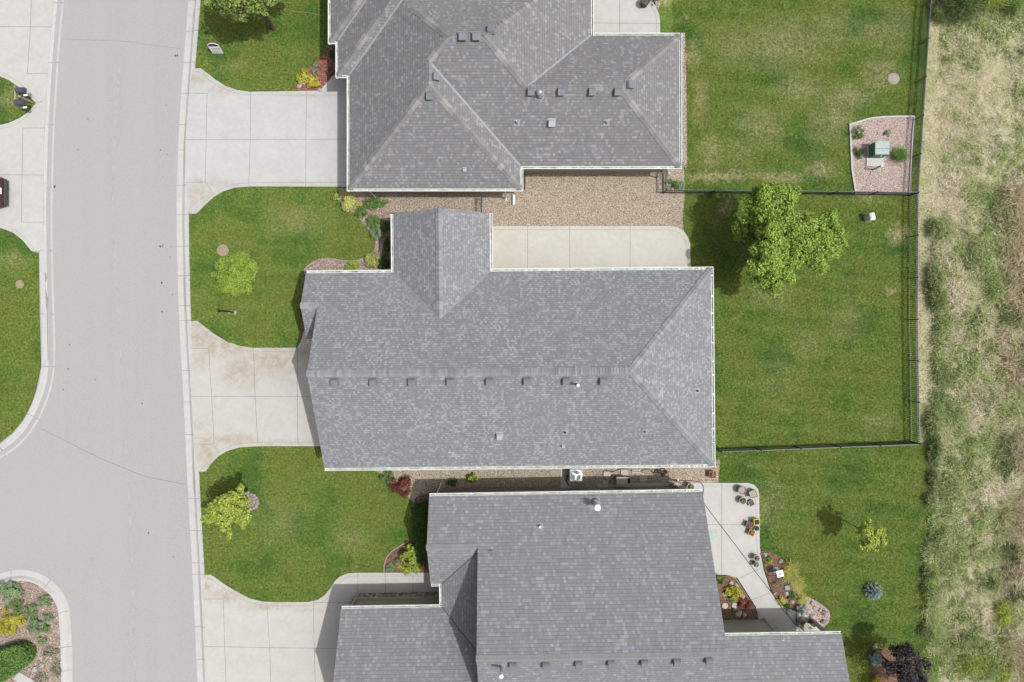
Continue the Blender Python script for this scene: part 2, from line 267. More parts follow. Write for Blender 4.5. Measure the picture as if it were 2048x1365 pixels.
# ------------------------------------------------------------------ mesh tools
class MB:
    def __init__(s): s.v = []; s.f = []; s.mi = []; s.uv = {}
    def add(s, vs, fs, mi=0):
        o = len(s.v); s.v += [tuple(v) for v in vs]; s.f += [tuple(i + o for i in f) for f in fs]; s.mi += [mi] * len(fs)
    def box(s, c, d, rz=0.0, mi=0, taper=1.0, rot=None):
        x, y, z = d[0] / 2, d[1] / 2, d[2] / 2; vs = []
        R = rot if rot is not None else Matrix.Rotation(rz, 3, 'Z')
        for k, (sx, sy, sz) in enumerate([(-1, -1, -1), (1, -1, -1), (1, 1, -1), (-1, 1, -1), (-1, -1, 1), (1, -1, 1), (1, 1, 1), (-1, 1, 1)]):
            t = taper if sz > 0 else 1.0
            vs.append(Vector(c) + R @ Vector((sx * x * t, sy * y * t, sz * z)))
        s.add(vs, [(3, 2, 1, 0), (4, 5, 6, 7), (0, 1, 5, 4), (1, 2, 6, 5), (2, 3, 7, 6), (3, 0, 4, 7)], mi)
    def bbox(s, c, d, b=0.01, rz=0.0, mi=0, taper=1.0):
        """box with chamfered vertical and top edges"""
        x, y, z = d[0] / 2, d[1] / 2, d[2]; R = Matrix.Rotation(rz, 3, 'Z'); rings = []
        def ring(ax, ay, cut, zz): return [(ax - cut, -ay), (ax, -ay + cut), (ax, ay - cut), (ax - cut, ay), (-ax + cut, ay), (-ax, ay - cut), (-ax, -ay + cut), (-ax + cut, -ay)], zz
        for (p, zz) in (ring(x, y, b, -z / 2), ring(x * taper, y * taper, b, z / 2 - b), ring(x * taper - b, y * taper - b, b * 0.6, z / 2)):
            rings.append([Vector(c) + R @ Vector((q[0], q[1], zz)) for q in p])
        vs = [v for r in rings for v in r]; fs = [tuple(range(7, -1, -1)), tuple(range(16, 24))]
        for k in range(2):
            for i in range(8): j = (i + 1) % 8; fs.append((k * 8 + i, k * 8 + j, k * 8 + 8 + j, k * 8 + 8 + i))
        s.add(vs, fs, mi)
    def tube(s, pts, r, n=6, mi=0, cap=True):
        pts = [Vector(p) for p in pts]; rs = r if isinstance(r, (list, tuple)) else [r] * len(pts); vs = []
        for i, p in enumerate(pts):
            t = (pts[min(i + 1, len(pts) - 1)] - pts[max(i - 1, 0)]).normalized()
            a = t.cross(Vector((0, 0, 1)))
            if a.length < 1e-3: a = Vector((1, 0, 0))
            a.normalize(); b = t.cross(a)
            vs += [p + rs[i] * (cos(2 * pi * k / n) * a + sin(2 * pi * k / n) * b) for k in range(n)]
        fs = [(i * n + k, i * n + (k + 1) % n, (i + 1) * n + (k + 1) % n, (i + 1) * n + k) for i in range(len(pts) - 1) for k in range(n)]
        if cap: fs += [tuple(range(n - 1, -1, -1)), tuple((len(pts) - 1) * n + k for k in range(n))]
        s.add(vs, fs, mi)
    def lathe(s, c, prof, n=16, mi=0, axis=None, cap=True):
        vs = []; fs = []; q = axis if axis is not None else Matrix.Identity(3)
        for r, z in prof:
            for k in range(n):
                a = 2 * pi * k / n + (pi / 4 if n == 4 else 0); vs.append(Vector(c) + q @ Vector((r * cos(a), r * sin(a), z)))
        m = len(prof)
        for i in range(m - 1):
            for k in range(n): fs.append((i * n + k, i * n + (k + 1) % n, (i + 1) * n + (k + 1) % n, (i + 1) * n + k))
        if cap and prof[0][0] > 1e-4: fs.append(tuple(range(n - 1, -1, -1)))
        if cap and prof[-1][0] > 1e-4: fs.append(tuple((m - 1) * n + k for k in range(n)))
        s.add(vs, fs, mi)
    def poly(s, pts, z, mi=0, depth=0.0):
        """flat polygon (list of x,y) with optional sides going down"""
        if sum(a[0] * b[1] - b[0] * a[1] for a, b in zip(pts, pts[1:] + pts[:1])) < 0: pts = pts[::-1]
        n = len(pts); vs = [(p[0], p[1], z) for p in pts]; fs = [tuple(range(n))]
        if depth:
            vs += [(p[0], p[1], z - depth) for p in pts]; fs += [(i, i + n, (i + 1) % n + n, (i + 1) % n) for i in range(n)]
        s.add(vs, fs, mi)
    def strip(s, pts, w, z, mi=0):
        pts = [Vector((p[0], p[1])) for p in pts]; vs = []; n = len(pts)
        for i, p in enumerate(pts):
            t = (pts[min(i + 1, n - 1)] - pts[max(i - 1, 0)]).normalized(); q = Vector((-t.y, t.x)); ww = w[i] if isinstance(w, (list, tuple)) else w
            a, b = p + q * ww / 2, p - q * ww / 2; vs += [(a.x, a.y, z), (b.x, b.y, z)]
        s.add(vs, [(2 * i, 2 * i + 1, 2 * i + 3, 2 * i + 2) for i in range(n - 1)], mi)
    def sweep(s, pts, prof, mi=0, flip=False, closed=False):
        """profile of (offset to the right of travel, z) along a 2-D path"""
        P = [Vector((p[0], p[1])) for p in pts]; n = len(P); m = len(prof); vs = []
        for i, p in enumerate(P):
            d = []
            if i > 0: d.append((P[i] - P[i - 1]).normalized())
            if i < n - 1: d.append((P[i + 1] - P[i]).normalized())
            t = sum(d, Vector((0, 0))).normalized(); k = 1.0 / max(0.5, t.dot(d[0])); q = Vector((t.y, -t.x)) * k
            for o, z in prof: vs.append((p.x + q.x * o, p.y + q.y * o, z))
        fs = []
        for i in range(n - 1):
            for j in range(m - 1 + (1 if closed else 0)):
                a = i * m + j; b = i * m + (j + 1) % m; c = (i + 1) * m + (j + 1) % m; e = (i + 1) * m + j
                fs.append((a, b, c, e) if not flip else (a, e, c, b))
        if closed: fs += [tuple(range(m)), tuple((n - 1) * m + j for j in range(m - 1, -1, -1))]
        s.add(vs, fs, mi)
    def rock(s, c, r, seed=0, flat=0.7, mi=0):
        rn = random.Random(seed); q = (1 + 5 ** .5) / 2
        b = [(-1, q, 0), (1, q, 0), (-1, -q, 0), (1, -q, 0), (0, -1, q), (0, 1, q), (0, -1, -q), (0, 1, -q), (q, 0, -1), (q, 0, 1), (-q, 0, -1), (-q, 0, 1)]
        f = [(0, 11, 5), (0, 5, 1), (0, 1, 7), (0, 7, 10), (0, 10, 11), (1, 5, 9), (5, 11, 4), (11, 10, 2), (10, 7, 6), (7, 1, 8), (3, 9, 4), (3, 4, 2), (3, 2, 6), (3, 6, 8), (3, 8, 9), (4, 9, 5), (2, 4, 11), (6, 2, 10), (8, 6, 7), (9, 8, 1)]
        vs = [Vector(p).normalized() for p in b]; cache = {}; f2 = []
        def mid(a, e):
            k = (min(a, e), max(a, e))
            if k not in cache: vs.append(((vs[a] + vs[e]) / 2).normalized()); cache[k] = len(vs) - 1
            return cache[k]
        for a, e, g in f: x, y, z = mid(a, e), mid(e, g), mid(g, a); f2 += [(a, x, z), (e, y, x), (g, z, y), (x, y, z)]
        sx, sy = rn.uniform(.8, 1.25), rn.uniform(.75, 1.1); a = rn.uniform(0, pi)
        R = Matrix.Rotation(a, 3, 'Z')
        out = [Vector(c) + R @ Vector((v.x * sx, v.y * sy, v.z * flat)) * r * rn.uniform(.84, 1.12) for v in vs]; s.add(out, f2, mi)
    def build(s, name, mats, parent=None, smooth=False):
        me = bpy.data.meshes.new(name); me.from_pydata(s.v, [], s.f)
        for m in (mats if isinstance(mats, (list, tuple)) else [mats]): me.materials.append(M[m] if isinstance(m, str) else m)
        me.polygons.foreach_set('material_index', s.mi)
        if smooth: me.polygons.foreach_set('use_smooth', [True] * len(me.polygons))
        me.update(); o = bpy.data.objects.new(name, me); scene.collection.objects.link(o)
        if parent: o.parent = parent
        return o

def tag(o, label=None, cat=None, group=None, kind=None):
    if label: o['label'] = label
    if cat: o['category'] = cat
    if group: o['group'] = group
    if kind: o['kind'] = kind
    return o
def struct(o): o['kind'] = 'structure'; return o
def thing(name, loc, label, cat, group=None, rz=0.0):
    o = bpy.data.objects.new(name, None); o.empty_display_size = 0.3; scene.collection.objects.link(o); o.location = loc; o.rotation_euler = (0, 0, rz)
    return tag(o, label, cat, group)
def npmesh(name, V, F, mat, parent=None, tint=None):
    """V (n,3) float, F (m,k) int faces of equal size"""
    me = bpy.data.meshes.new(name); n, (m, k) = len(V), F.shape
    me.vertices.add(n); me.vertices.foreach_set('co', np.ascontiguousarray(V, dtype=np.float32).ravel())
    me.loops.add(m * k); me.loops.foreach_set('vertex_index', np.ascontiguousarray(F, dtype=np.int32).ravel())
    me.polygons.add(m); me.polygons.foreach_set('loop_start', np.arange(0, m * k, k, dtype=np.int32)); me.polygons.foreach_set('loop_total', np.full(m, k, dtype=np.int32))
    if tint is not None:
        at = me.attributes.new('tint', 'FLOAT_COLOR', 'POINT'); at.data.foreach_set('color', np.ascontiguousarray(tint, dtype=np.float32).ravel())
    me.materials.append(M[mat]); me.update(calc_edges=True); me.validate()
    o = bpy.data.objects.new(name, me); scene.collection.objects.link(o)
    if parent: o.parent = parent
    return o
def PX(l): return [G(*p) for p in l]
def smooth_path(pts, it=2, closed=False):
    p = [tuple(q) for q in pts]
    for _ in range(it):
        o = [] if closed else [p[0]]
        rng = range(len(p)) if closed else range(len(p) - 1)
        for i in rng:
            a, b = p[i], p[(i + 1) % len(p)]
            o += [(a[0] * .75 + b[0] * .25, a[1] * .75 + b[1] * .25), (a[0] * .25 + b[0] * .75, a[1] * .25 + b[1] * .75)]
        if not closed: o.append(p[-1])
        p = o
    return p
def inside(P, poly):
    x, y = P[:, 0], P[:, 1]; r = np.zeros(len(P), bool); n = len(poly)
    for i in range(n):
        (x1, y1), (x2, y2) = poly[i], poly[(i + 1) % n]
        if y1 == y2: continue
        c = ((y1 > y) != (y2 > y)) & (x < (x2 - x1) * (y - y1) / (y2 - y1) + x1); r ^= c
    return r
def sample(poly, dens, rng=RNG, holes=()):
    a = np.array(poly); lo, hi = a.min(0), a.max(0); n = int((hi - lo).prod() * dens)
    P = rng.uniform(lo, hi, (n, 2)); k = inside(P, poly)
    for h in holes: k &= ~inside(P, h)
    return P[k]
def vnoise(P, sc, seed=0):
    r = np.random.default_rng(seed); T = r.random((128, 128)); q = P * sc + 500; i = np.floor(q).astype(int); f = q - i; f = f * f * (3 - 2 * f)
    g = lambda a, b: T[(i[:, 0] + a) % 128, (i[:, 1] + b) % 128]
    return (g(0, 0) * (1 - f[:, 0]) + g(1, 0) * f[:, 0]) * (1 - f[:, 1]) + (g(0, 1) * (1 - f[:, 0]) + g(1, 1) * f[:, 0]) * f[:, 1]

def pebbles(name, P, size, mat, z=0.02, parent=None):
    n = len(P); base = np.array([(1, 0, 0), (0, 1, 0), (-1, 0, 0), (0, -1, 0), (0, 0, 1.0)])
    r = RNG.uniform(*size, n); a = RNG.uniform(0, 2 * pi, n); sx = RNG.uniform(.7, 1.3, n)
    V = np.repeat(base[None], n, 0) * RNG.uniform(.75, 1.2, (n, 5, 1))
    V[:, :, 0] *= sx[:, None]; V[:, 4, :2] = RNG.uniform(-.35, .35, (n, 2)); V[:, :, 2] *= .75
    x = V[:, :, 0] * np.cos(a)[:, None] - V[:, :, 1] * np.sin(a)[:, None]; y = V[:, :, 0] * np.sin(a)[:, None] + V[:, :, 1] * np.cos(a)[:, None]
    V[:, :, 0], V[:, :, 1] = x, y; V *= r[:, None, None]; V[:, :, 0] += P[:, 0:1]; V[:, :, 1] += P[:, 1:2]; V[:, :, 2] += z
    F = np.array([(0, 1, 4), (1, 2, 4), (2, 3, 4), (3, 0, 4)])[None] + (np.arange(n) * 5)[:, None, None]
    return npmesh(name, V.reshape(-1, 3), F.reshape(-1, 3), mat, parent)

def leaves(name, blobs, n, size, mat, parent=None, up=0.5, shell=0.55, asp=0.55, sub=14, subr=0.42, seed=1, subz=1.0):
    """leaf-sized quads gathered in clumps over ellipsoids (x,y,z,rx,ry,rz)"""
    rg = np.random.default_rng(seed); vol = np.array([b[3] * b[4] for b in blobs]); vol = vol / vol.sum(); Ps = []; Ns = []
    for b, w in zip(blobs, vol):
        m = max(20, int(n * w)); c = np.array(b[:3]); r = np.array(b[3:6])
        d = rg.normal(size=(sub, 3)); d /= np.linalg.norm(d, axis=1)[:, None]; d[:, 2] = d[:, 2] * .8 + .15
        cen = d * rg.uniform(shell, 1.0, (sub, 1)); wt = rg.uniform(.4, 1.0, sub); k = rg.choice(sub, m, p=wt / wt.sum())
        sr = subr * rg.uniform(.6, 1.25, sub)
        q = rg.normal(size=(m, 3)); q /= np.linalg.norm(q, axis=1)[:, None]; q *= (rg.uniform(.25, 1, (m, 1)) ** .5)
        p = cen[k] + q * sr[k][:, None]; Ps.append(c + p * r * (1 - subr * .28)); nn = q * .6 + p * .5; Ns.append(nn)
    P = np.concatenate(Ps); Nn = np.concatenate(Ns); n = len(P); Nn = Nn + rg.normal(size=(n, 3)) * .55; Nn[:, 2] = Nn[:, 2] + up; Nn /= np.linalg.norm(Nn, axis=1)[:, None] + 1e-9
    t = np.cross(Nn, rg.normal(size=(n, 3))); t /= np.linalg.norm(t, axis=1)[:, None] + 1e-9; b = np.cross(Nn, t); L = size * rg.uniform(.6, 1.3, (n, 1))
    V = np.stack([P - t * L * .5, P + b * L * asp * .5 - Nn * L * .06, P + t * L * .5 - Nn * L * .15, P - b * L * asp * .5 - Nn * L * .06], 1)
    V[:, :, 2] = np.maximum(V[:, :, 2], 0.015)
    return npmesh(name, V.reshape(-1, 3), np.arange(n * 4).reshape(n, 4), mat, parent)

def blades(name, P, h, w, lean, mat, parent=None, tint=None, z=0.0, spread=1.0, dirbias=None, seed=3):
    """one bent two-triangle-strip blade per row of P (x,y); h,w,lean arrays"""
    rg = np.random.default_rng(seed); n = len(P); a = rg.uniform(0, 2 * pi, n); d = np.stack([np.cos(a), np.sin(a)], 1) * spread
    if dirbias is not None: d = d + dirbias; 
    s = np.stack([-d[:, 1], d[:, 0]], 1); s /= np.linalg.norm(s, axis=1)[:, None] + 1e-9
    zz = np.full(n, z) if np.isscalar(z) else z
    def pt(f, g, k): q = np.empty((n, 3)); q[:, :2] = P + d * (h * lean * g)[:, None] + s * (w * k)[:, None]; q[:, 2] = zz + h * f; return q
    V = np.stack([pt(0, 0, -.5), pt(0, 0, .5), pt(.62, .38, .42), pt(.62, .38, -.42), pt(.85, 1.0, 0)], 1)
    o = (np.arange(n) * 5)[:, None]
    F = np.concatenate([o + np.array([[0, 1, 2]]), o + np.array([[0, 2, 3]]), o + np.array([[3, 2, 4]])])
    T = None if tint is None else np.repeat(np.c_[tint, np.ones(n)], 5, 0)
    return npmesh(name, V.reshape(-1, 3), F, mat, parent, T)

# ------------------------------------------------------------------ ground, road, kerbs, drives, lawns, beds
mb = MB(); mb.poly([(-2500, -2500), (2500, -2500), (2500, 2500), (-2500, 2500)], -0.14); struct(mb.build('ground', 'ground'))
ROADE = [(404, -420), (390, -160), (376, 0), (366, 125), (357, 249), (353, 360), (352, 440), (354, 538), (357, 642), (366, 794), (371, 900), (376, 1006), (384, 1141), (394, 1365), (402, 1560), (410, 1800)]
road = MB(); road.poly(PX([(-1500, -420)] + ROADE + [(-1500, 1800)]), -0.06)
for l in ([(80, 858), (105, 870), (150, 893), (200, 918), (240, 934), (290, 955), (330, 962), (371, 970)], [(121, 77), (160, 79), (215, 81), (250, 82), (290, 88), (330, 93), (361, 97)]):
    road.strip(smooth_path(PX(l), 1), 0.022 if l[0][1] > 500 else 0.013, -0.054, 1)
road.strip(PX([(238, 130), (232, 220), (226, 300), (224, 440), (236, 640), (250, 860), (262, 1100), (270, 1400)]), 0.05, -0.052, 3)
for px, py, r in [(320, 493, 2.6), (324, 492, 1.6), (341, 493, 1), (339, 514, 1.2), (322, 566, 2.2), (344, 590, 1.4), (323, 624, 2.0), (138, 690, 1.6), (135, 738, 1.8), (108, 373, 3), (190, 760, 1), (175, 238, 1.2), (350, 111, 2), (354, 110, 2), (332, 210, 1.2),
                  (320, 300, 1.5), (334, 309, 1), (155, 299, 1.2), (180, 645, .8), (296, 1067, 2), (346, 1115, 1.2), (315, 1236, 1), (255, 1270, 1), (283, 808, 1.6), (125, 780, 1.2), (302, 876, .8)]:
    x, y = G(px, py); rr = random.Random(px); road.poly([(x + r * S * rr.uniform(.6, 1.25) * cos(a * pi / 4), y + r * S * rr.uniform(.6, 1.25) * sin(a * pi / 4)) for a in range(8)], -0.052, 2)
struct(road.build('road', ['asphalt', 'crack', 'oil', 'seam']))
CURB = [(0, -0.085), (0, -0.052), (0.30, -0.072), (0.40, -0.055), (0.47, 0.02), (0.70, 0.026), (0.72, 0.02), (0.72, -0.12)]
def curb(path, flip, joints, prof=CURB, name='kerb'):
    c = MB(); p = smooth_path(PX(path), 2); c.sweep(p, [((-o if flip else o), z) for o, z in prof], 0, not flip)
    for px, py, ang in joints:
        x, y = G(px, py); d = 0.36 * (-1 if flip else 1); w = prof[-1][0]
        cx = x; R = Matrix.Rotation(ang, 3, 'Z')
        for o0, o1 in ((0.03, 0.3), (0.3, 0.41), (0.41, 0.47), (0.47, w)):
            z0 = np.interp(o0, [q[0] for q in prof[1:-1]], [q[1] for q in prof[1:-1]]); z1 = np.interp(o1, [q[0] for q in prof[1:-1]], [q[1] for q in prof[1:-1]])
            sg = -1 if flip else 1
            vs = [R @ Vector((sg * o0, -.012, z0 + .004)), R @ Vector((sg * o1, -.012, z1 + .004)), R @ Vector((sg * o1, .012, z1 + .004)), R @ Vector((sg * o0, .012, z0 + .004))]
            c.add([Vector((x, y, 0)) + v for v in vs], [(0, 1, 2, 3) if sg > 0 else (3, 2, 1, 0)], 1)
    return struct(c.build(name, ['curb', 'joint']))
curb(ROADE, True, [])
def rightx(py): return float(np.interp(py, [q[1] for q in ROADE], [q[0] for q in ROADE]))
LEFTE = [(150, -420), (138, -160), (127, 0), (120, 67), (113, 168), (107, 270), (104, 400), (104, 460), (105, 541), (108, 640), (109.5, 700), (108, 745), (101, 782), (90, 812), (76, 842), (57, 872), (30, 899), (0, 918), (-60, 945), (-200, 985), (-700, 1060)]
curb(LEFTE, False, [])
ISLE = [(-260, 1240), (-90, 1178), (0, 1147), (21, 1142), (41, 1140), (64, 1143), (86, 1151.5), (103, 1163), (120.6, 1180), (132.6, 1200.6), (138, 1219.6), (140, 1250), (143, 1293), (144, 1340), (144, 1400), (150, 1800)]
IC = [(0, -0.085), (0, -0.052), (0.34, -0.06), (0.40, 0.0), (0.46, 0.06), (0.58, 0.065), (0.60, -0.12)]
curb(ISLE, False, [], IC)
jm = MB()   # kerb joints as thin sealed lines lying across the kerb
def kj(px, py, side, n, prof):
    x, y = G(px, py)
    for (o0, z0), (o1, z1) in zip(prof[1:-2], prof[2:-1]):
        d = Vector((side[0], side[1], 0)).normalized(); q = Vector((-d.y, d.x, 0)) * .011
        a = Vector((x, y, z0 + .005)) + d * o0; b = Vector((x, y, z1 + .005)) + d * o1
        jm.add([a - q, b - q, b + q, a + q], [(0, 1, 2, 3)])
for py in (-120, -60, 0, 62, 125, 187, 249, 300, 371, 430, 493, 552, 612, 642, 742, 805, 870, 998, 1062, 1127, 1150, 1255, 1320, 1400): kj(rightx(py), py, (1, 0.02), 0, CURB)
for px, py, sd in [(126, 5, (-1, 0)), (116, 125, (-1, 0)), (108, 249, (-1, 0)), (104, 375, (-1, 0)), (104, 502, (-1, 0)), (107, 629, (-1, .05)), (109, 734, (-1, .05)), (77, 840, (-.85, .5)), (10, 914, (-.45, .9))]: kj(px, py, sd, 0, CURB)
for px, py, sd in [(20, 1142, (.1, -1)), (100, 1161, (-.6, -.8)), (138, 1223, (-1, -.15)), (143, 1294, (-1, -.05)), (144, 1341, (-1, -.05))]: kj(px, py, sd, 0, IC)
rr = random.Random(2)
for side, E in ((1, ROADE), (-1, LEFTE)):
    q = smooth_path(PX(E), 2); q = [(x + side * .36, y) for x, y in q if abs(y) < 26]; dense = []
    for a, b in zip(q, q[1:]): dense += [(a[0] + (b[0] - a[0]) * k / 6, a[1] + (b[1] - a[1]) * k / 6) for k in range(6)]
    if side > 0: jm.strip(dense, [.015 + .07 * max(0, math.sin(k * .13) * math.sin(k * .041 + 1)) + rr.uniform(0, .02) for k in range(len(dense))], -.052, 1)
for a, b, w in ((( 90, 545), (91, 565), .14), ((90, 575), (94, 622), .16), ((94, 622), (96, 720), .05)): jm.strip(PX([a, ((a[0] + b[0]) / 2, (a[1] + b[1]) / 2), b]), [.03, w, .03], .0, 1)
struct(jm.build('kerb', ['joint', 'jointl']))

D1 = [(378, 190), (384, 150), (388, 138), (402, 137), (415, 147), (430, 159), (450, 172), (475, 181), (500, 184.5), (600, 183), (640, 182), (655, 165), (668, 150), (700, 145), (720, 160), (730, 374), (500, 373.5), (470, 376), (445, 384), (428, 395), (410, 411), (393, 428), (379, 428), (371, 340), (371, 287)]
D2 = [(383, 643), (395, 642), (410, 654), (430, 669), (455, 684), (480, 692), (505, 696), (594, 696), (602, 684), (609, 660), (640, 660), (690, 700), (690, 893), (545, 892.5), (510, 893), (480, 895), (455, 902), (438, 912), (422, 928), (412, 943), (398, 944), (392, 920), (388, 880), (383, 760)]
D3 = [(411, 1150), (421, 1149), (432, 1156), (450, 1169), (475, 1184), (500, 1197), (525, 1203), (555, 1204), (615, 1204), (635, 1200), (650, 1190), (662, 1175), (670, 1162), (680, 1153), (695, 1147), (715, 1145.5), (900, 1145.5), (900, 1240), (740, 1240), (740, 1800), (438, 1800), (420, 1400), (413, 1330), (408, 1210)]
def slab(name, poly, mat, joints, z=0.04, extra=()):
    m = MB(); m.poly(PX(poly), z, 0, 0.14)
    for j in joints: m.strip(PX(j), 0.020, z + .004, 1)
    for j in extra: m.strip(smooth_path(PX(j), 1), 0.022, z + .0045, 2)
    return struct(m.build(name, [mat, 'joint', 'jointl']))
slab('driveway', D1, 'drive1', [[(378, 187), (414, 188)], [(371, 280), (730, 279)], [(502, 185), (501, 279)], [(501, 279), (498, 373)], [(415, 188), (411, 365)], [(613, 184), (612, 373)]],
     extra=[[(392, 144), (404, 146), (418, 160), (440, 174), (470, 187), (500, 191), (720, 191)], [(720, 366), (500, 366), (468, 369), (438, 380), (415, 398), (388, 424)], [(415, 188), (432, 170)], [(411, 365), (428, 388)], [(371, 366), (410, 365)], [(545, 184), (545, 191)], [(573, 184), (573, 191)]])
slab('driveway', D2, 'drive2', [[(382, 697), (418, 697)], [(384, 793), (690, 794)], [(418, 697), (424, 795), (429, 888)], [(507, 696), (511, 795), (516, 885)], [(595, 696), (596, 888)], [(387, 888), (426, 889)]],
     extra=[[(386, 650), (394, 650), (412, 665), (440, 684), (470, 698), (505, 703), (600, 703)], [(690, 885), (545, 884.5), (505, 885), (474, 888), (450, 896), (432, 908), (402, 940)], [(418, 697), (426, 683)], [(426, 889), (440, 905)]])
slab('driveway', D3, 'drive3', [[(408, 1198), (447, 1198)], [(412, 1293), (740, 1298)], [(447, 1198), (450, 1293), (456, 1450)], [(534, 1205), (540, 1297), (545, 1450)], [(627, 1204), (629, 1297), (633, 1450)], [(716, 1147), (716, 1185)], [(771, 1147), (771, 1185)], [(826, 1147), (826, 1190)], [(628, 1205), (735, 1205)]],
     extra=[[(414, 1157), (420, 1156), (445, 1174), (470, 1190), (500, 1205), (530, 1211), (612, 1211), (640, 1207), (658, 1193), (672, 1172), (684, 1159), (700, 1153), (716, 1152), (860, 1152)], [(447, 1198), (455, 1183)]])
DL1 = [(-300, -300), (128, -300), (108, 0), (100, 90), (95, 170), (93, 200), (73, 207), (55, 190), (40, 176), (20, 162), (0, 153), (-90, 130), (-300, 120)]
DL2 = [(73, 207.5), (93, 201), (88, 300), (88, 440), (84, 502), (64, 502.5), (45, 480), (25, 464), (0, 455), (-60, 445), (-300, 440), (-300, 255), (0, 251), (18, 247), (40, 237), (58, 225)]
slab('driveway', DL1, 'drive_left', [[(-100, 53), (105, 55)], [(66, -60), (62, 54), (56, 148)], [(54, 148), (97, 148)]], extra=[[(0, 145), (22, 155), (45, 170), (77, 204)]])
slab('driveway', DL2, 'drive_left', [[(47, 257), (91, 257)], [(-60, 350), (88, 351)], [(47, 257), (45, 350), (44, 445)], [(44, 445), (88, 445)]], extra=[[(0, 258), (20, 254), (45, 243), (72, 214)], [(0, 448), (28, 457), (50, 475), (70, 500)]])
slab('patio', [(960, 453), (1340, 453), (1356, 456), (1368, 464), (1376, 476), (1380, 490), (1381, 560), (960, 560)], 'patio2', [[(1055, 453), (1055, 560)], [(1139, 453), (1140, 560)], [(1260, 453), (1260, 560)]], extra=[[(990, 460), (1335, 460), (1352, 463), (1364, 471), (1371, 482), (1374, 495), (1374, 560)]])
slab('patio', [(1150, -160), (1330, -160), (1318, -20), (1306, 2), (1312, 16), (1318, 30), (1320, 45), (1320, 90), (1150, 90)], 'patio', [[(1239, -100), (1239, 80)], [(1180, 47), (1320, 48)]], extra=[[(1280, -20), (1300, 10), (1311, 28), (1313, 45), (1313, 80)]])
slab('patio', [(1290, 966), (1495, 966), (1508, 970), (1516, 979), (1518, 992), (1519, 1090), (1521, 1110), (1527, 1140), (1541, 1184), (1560, 1210), (1590, 1222), (1620, 1232), (1672, 1300), (1680, 1420), (1440, 1420), (1448, 1300), (1500, 1240), (1512, 1215), (1474, 1155), (1458, 1150), (1432, 1149), (1380, 1148), (1380, 985), (1290, 985)], 'patio',
     [[(1443, 968), (1443, 1148)], [(1400, 1049), (1518, 1050)], [(1475, 1158), (1519, 1137)], [(1502, 1200), (1540, 1185)]], extra=[[(1400, 972), (1490, 973), (1504, 977), (1511, 986), (1512, 1085), (1518, 1120), (1533, 1180), (1550, 1206)], [(1432, 1155), (1460, 1157), (1478, 1170), (1520, 1232)]])
slab('path', [(1121, 930), (1141, 930), (1141, 985), (1121, 985)], 'patio2', [])
slab('path', [(1195, 968), (1290, 966), (1290, 992), (1195, 992)], 'patio', [[(1218, 966), (1218, 985)], [(1240, 966), (1240, 985)], [(1262, 966), (1262, 985)]])
slab('path', [(28, 1357), (40, 1344), (62, 1356), (90, 1378), (80, 1392), (52, 1374)], 'curb', [], 0.07)

L1 = [(401, -300), (401, 0), (396, 70), (389, 139), (402, 139), (415, 149), (430, 161), (450, 174), (475, 183), (500, 186), (720, 186), (720, -300)]
L2 = [(379, 424), (393, 426), (410, 409), (428, 393), (445, 382), (470, 374), (500, 372), (800, 372), (800, 560), (660, 560), (650, 690), (594, 698), (505, 698), (480, 694), (455, 686), (430, 671), (410, 656), (395, 644), (382, 643), (379, 540)]
L3 = [(397, 942), (412, 941), (422, 926), (438, 910), (455, 900), (480, 893), (510, 891), (700, 890), (700, 935), (860, 935), (880, 990), (880, 1148), (695, 1149), (680, 1155), (670, 1164), (662, 1177), (650, 1192), (635, 1202), (615, 1206), (525, 1205), (500, 1199), (475, 1186), (450, 1171), (432, 1158), (421, 1151), (409, 1149), (402, 1050)]
L4 = [(1322, -300), (1300, -20), (1310, 90), (1345, 90), (1340, 390), (1835, 391), (1860, 15), (1879, -300)]
L5 = [(1362, 391), (1362, 470), (1376, 560), (1400, 560), (1400, 966), (1490, 964), (1508, 970), (1517, 985), (1512, 1080), (1530, 1125), (1560, 1205), (1620, 1240), (1640, 1300), (1640, 1700), (1876, 1700), (1876, 1100), (1866, 960), (1850, 890), (1838, 886), (1834, 640), (1835, 391)]
LA = [(-400, 460), (0, 457), (25, 466), (45, 482), (64, 504), (76, 506), (78, 629), (81, 733), (72, 777), (56, 828), (24, 866), (0, 885), (-100, 930), (-400, 980)]
LB = [(-300, 118), (-90, 128), (0, 153), (20, 162), (40, 176), (55, 190), (74, 208), (58, 225), (40, 237), (18, 247), (0, 251), (-300, 256)]
for p in (L1, L2, L3, L4, L5, LA, LB):
    m = MB(); m.poly(PX(p), 0.0, 0, 0.1); struct(m.build('lawn', 'lawn'))
BEDS = []
def bed(poly, mat, peb=None, dens=520, size=(0.016, 0.036), z=0.018, sm=1, stuffname='gravel', vis=None):
    P = smooth_path(PX(poly), sm, True) if sm else PX(poly); m = MB(); m.poly(P, z, 0, 0.05); struct(m.build('planting_bed', mat)); BEDS.append(P)
    if peb:
        Q = sample(PX(vis) if vis else P, dens); o = pebbles(stuffname, Q, size, peb, z); o['kind'] = 'stuff'
bed([(676, 376), (1050, 380), (1050, 325), (1367, 325), (1369, 392), (1365, 440), (1368, 462), (1368, 480), (985, 480), (985, 440), (800, 470), (800, 430), (760, 420), (716, 412), (680, 404)], 'gravel', 'peb', sm=0, vis=[(690, 378), (1052, 385), (1052, 336), (1368, 336), (1369, 392), (1365, 440), (1366, 462), (1340, 453), (975, 453), (975, 424), (783, 424), (740, 418), (690, 404)])
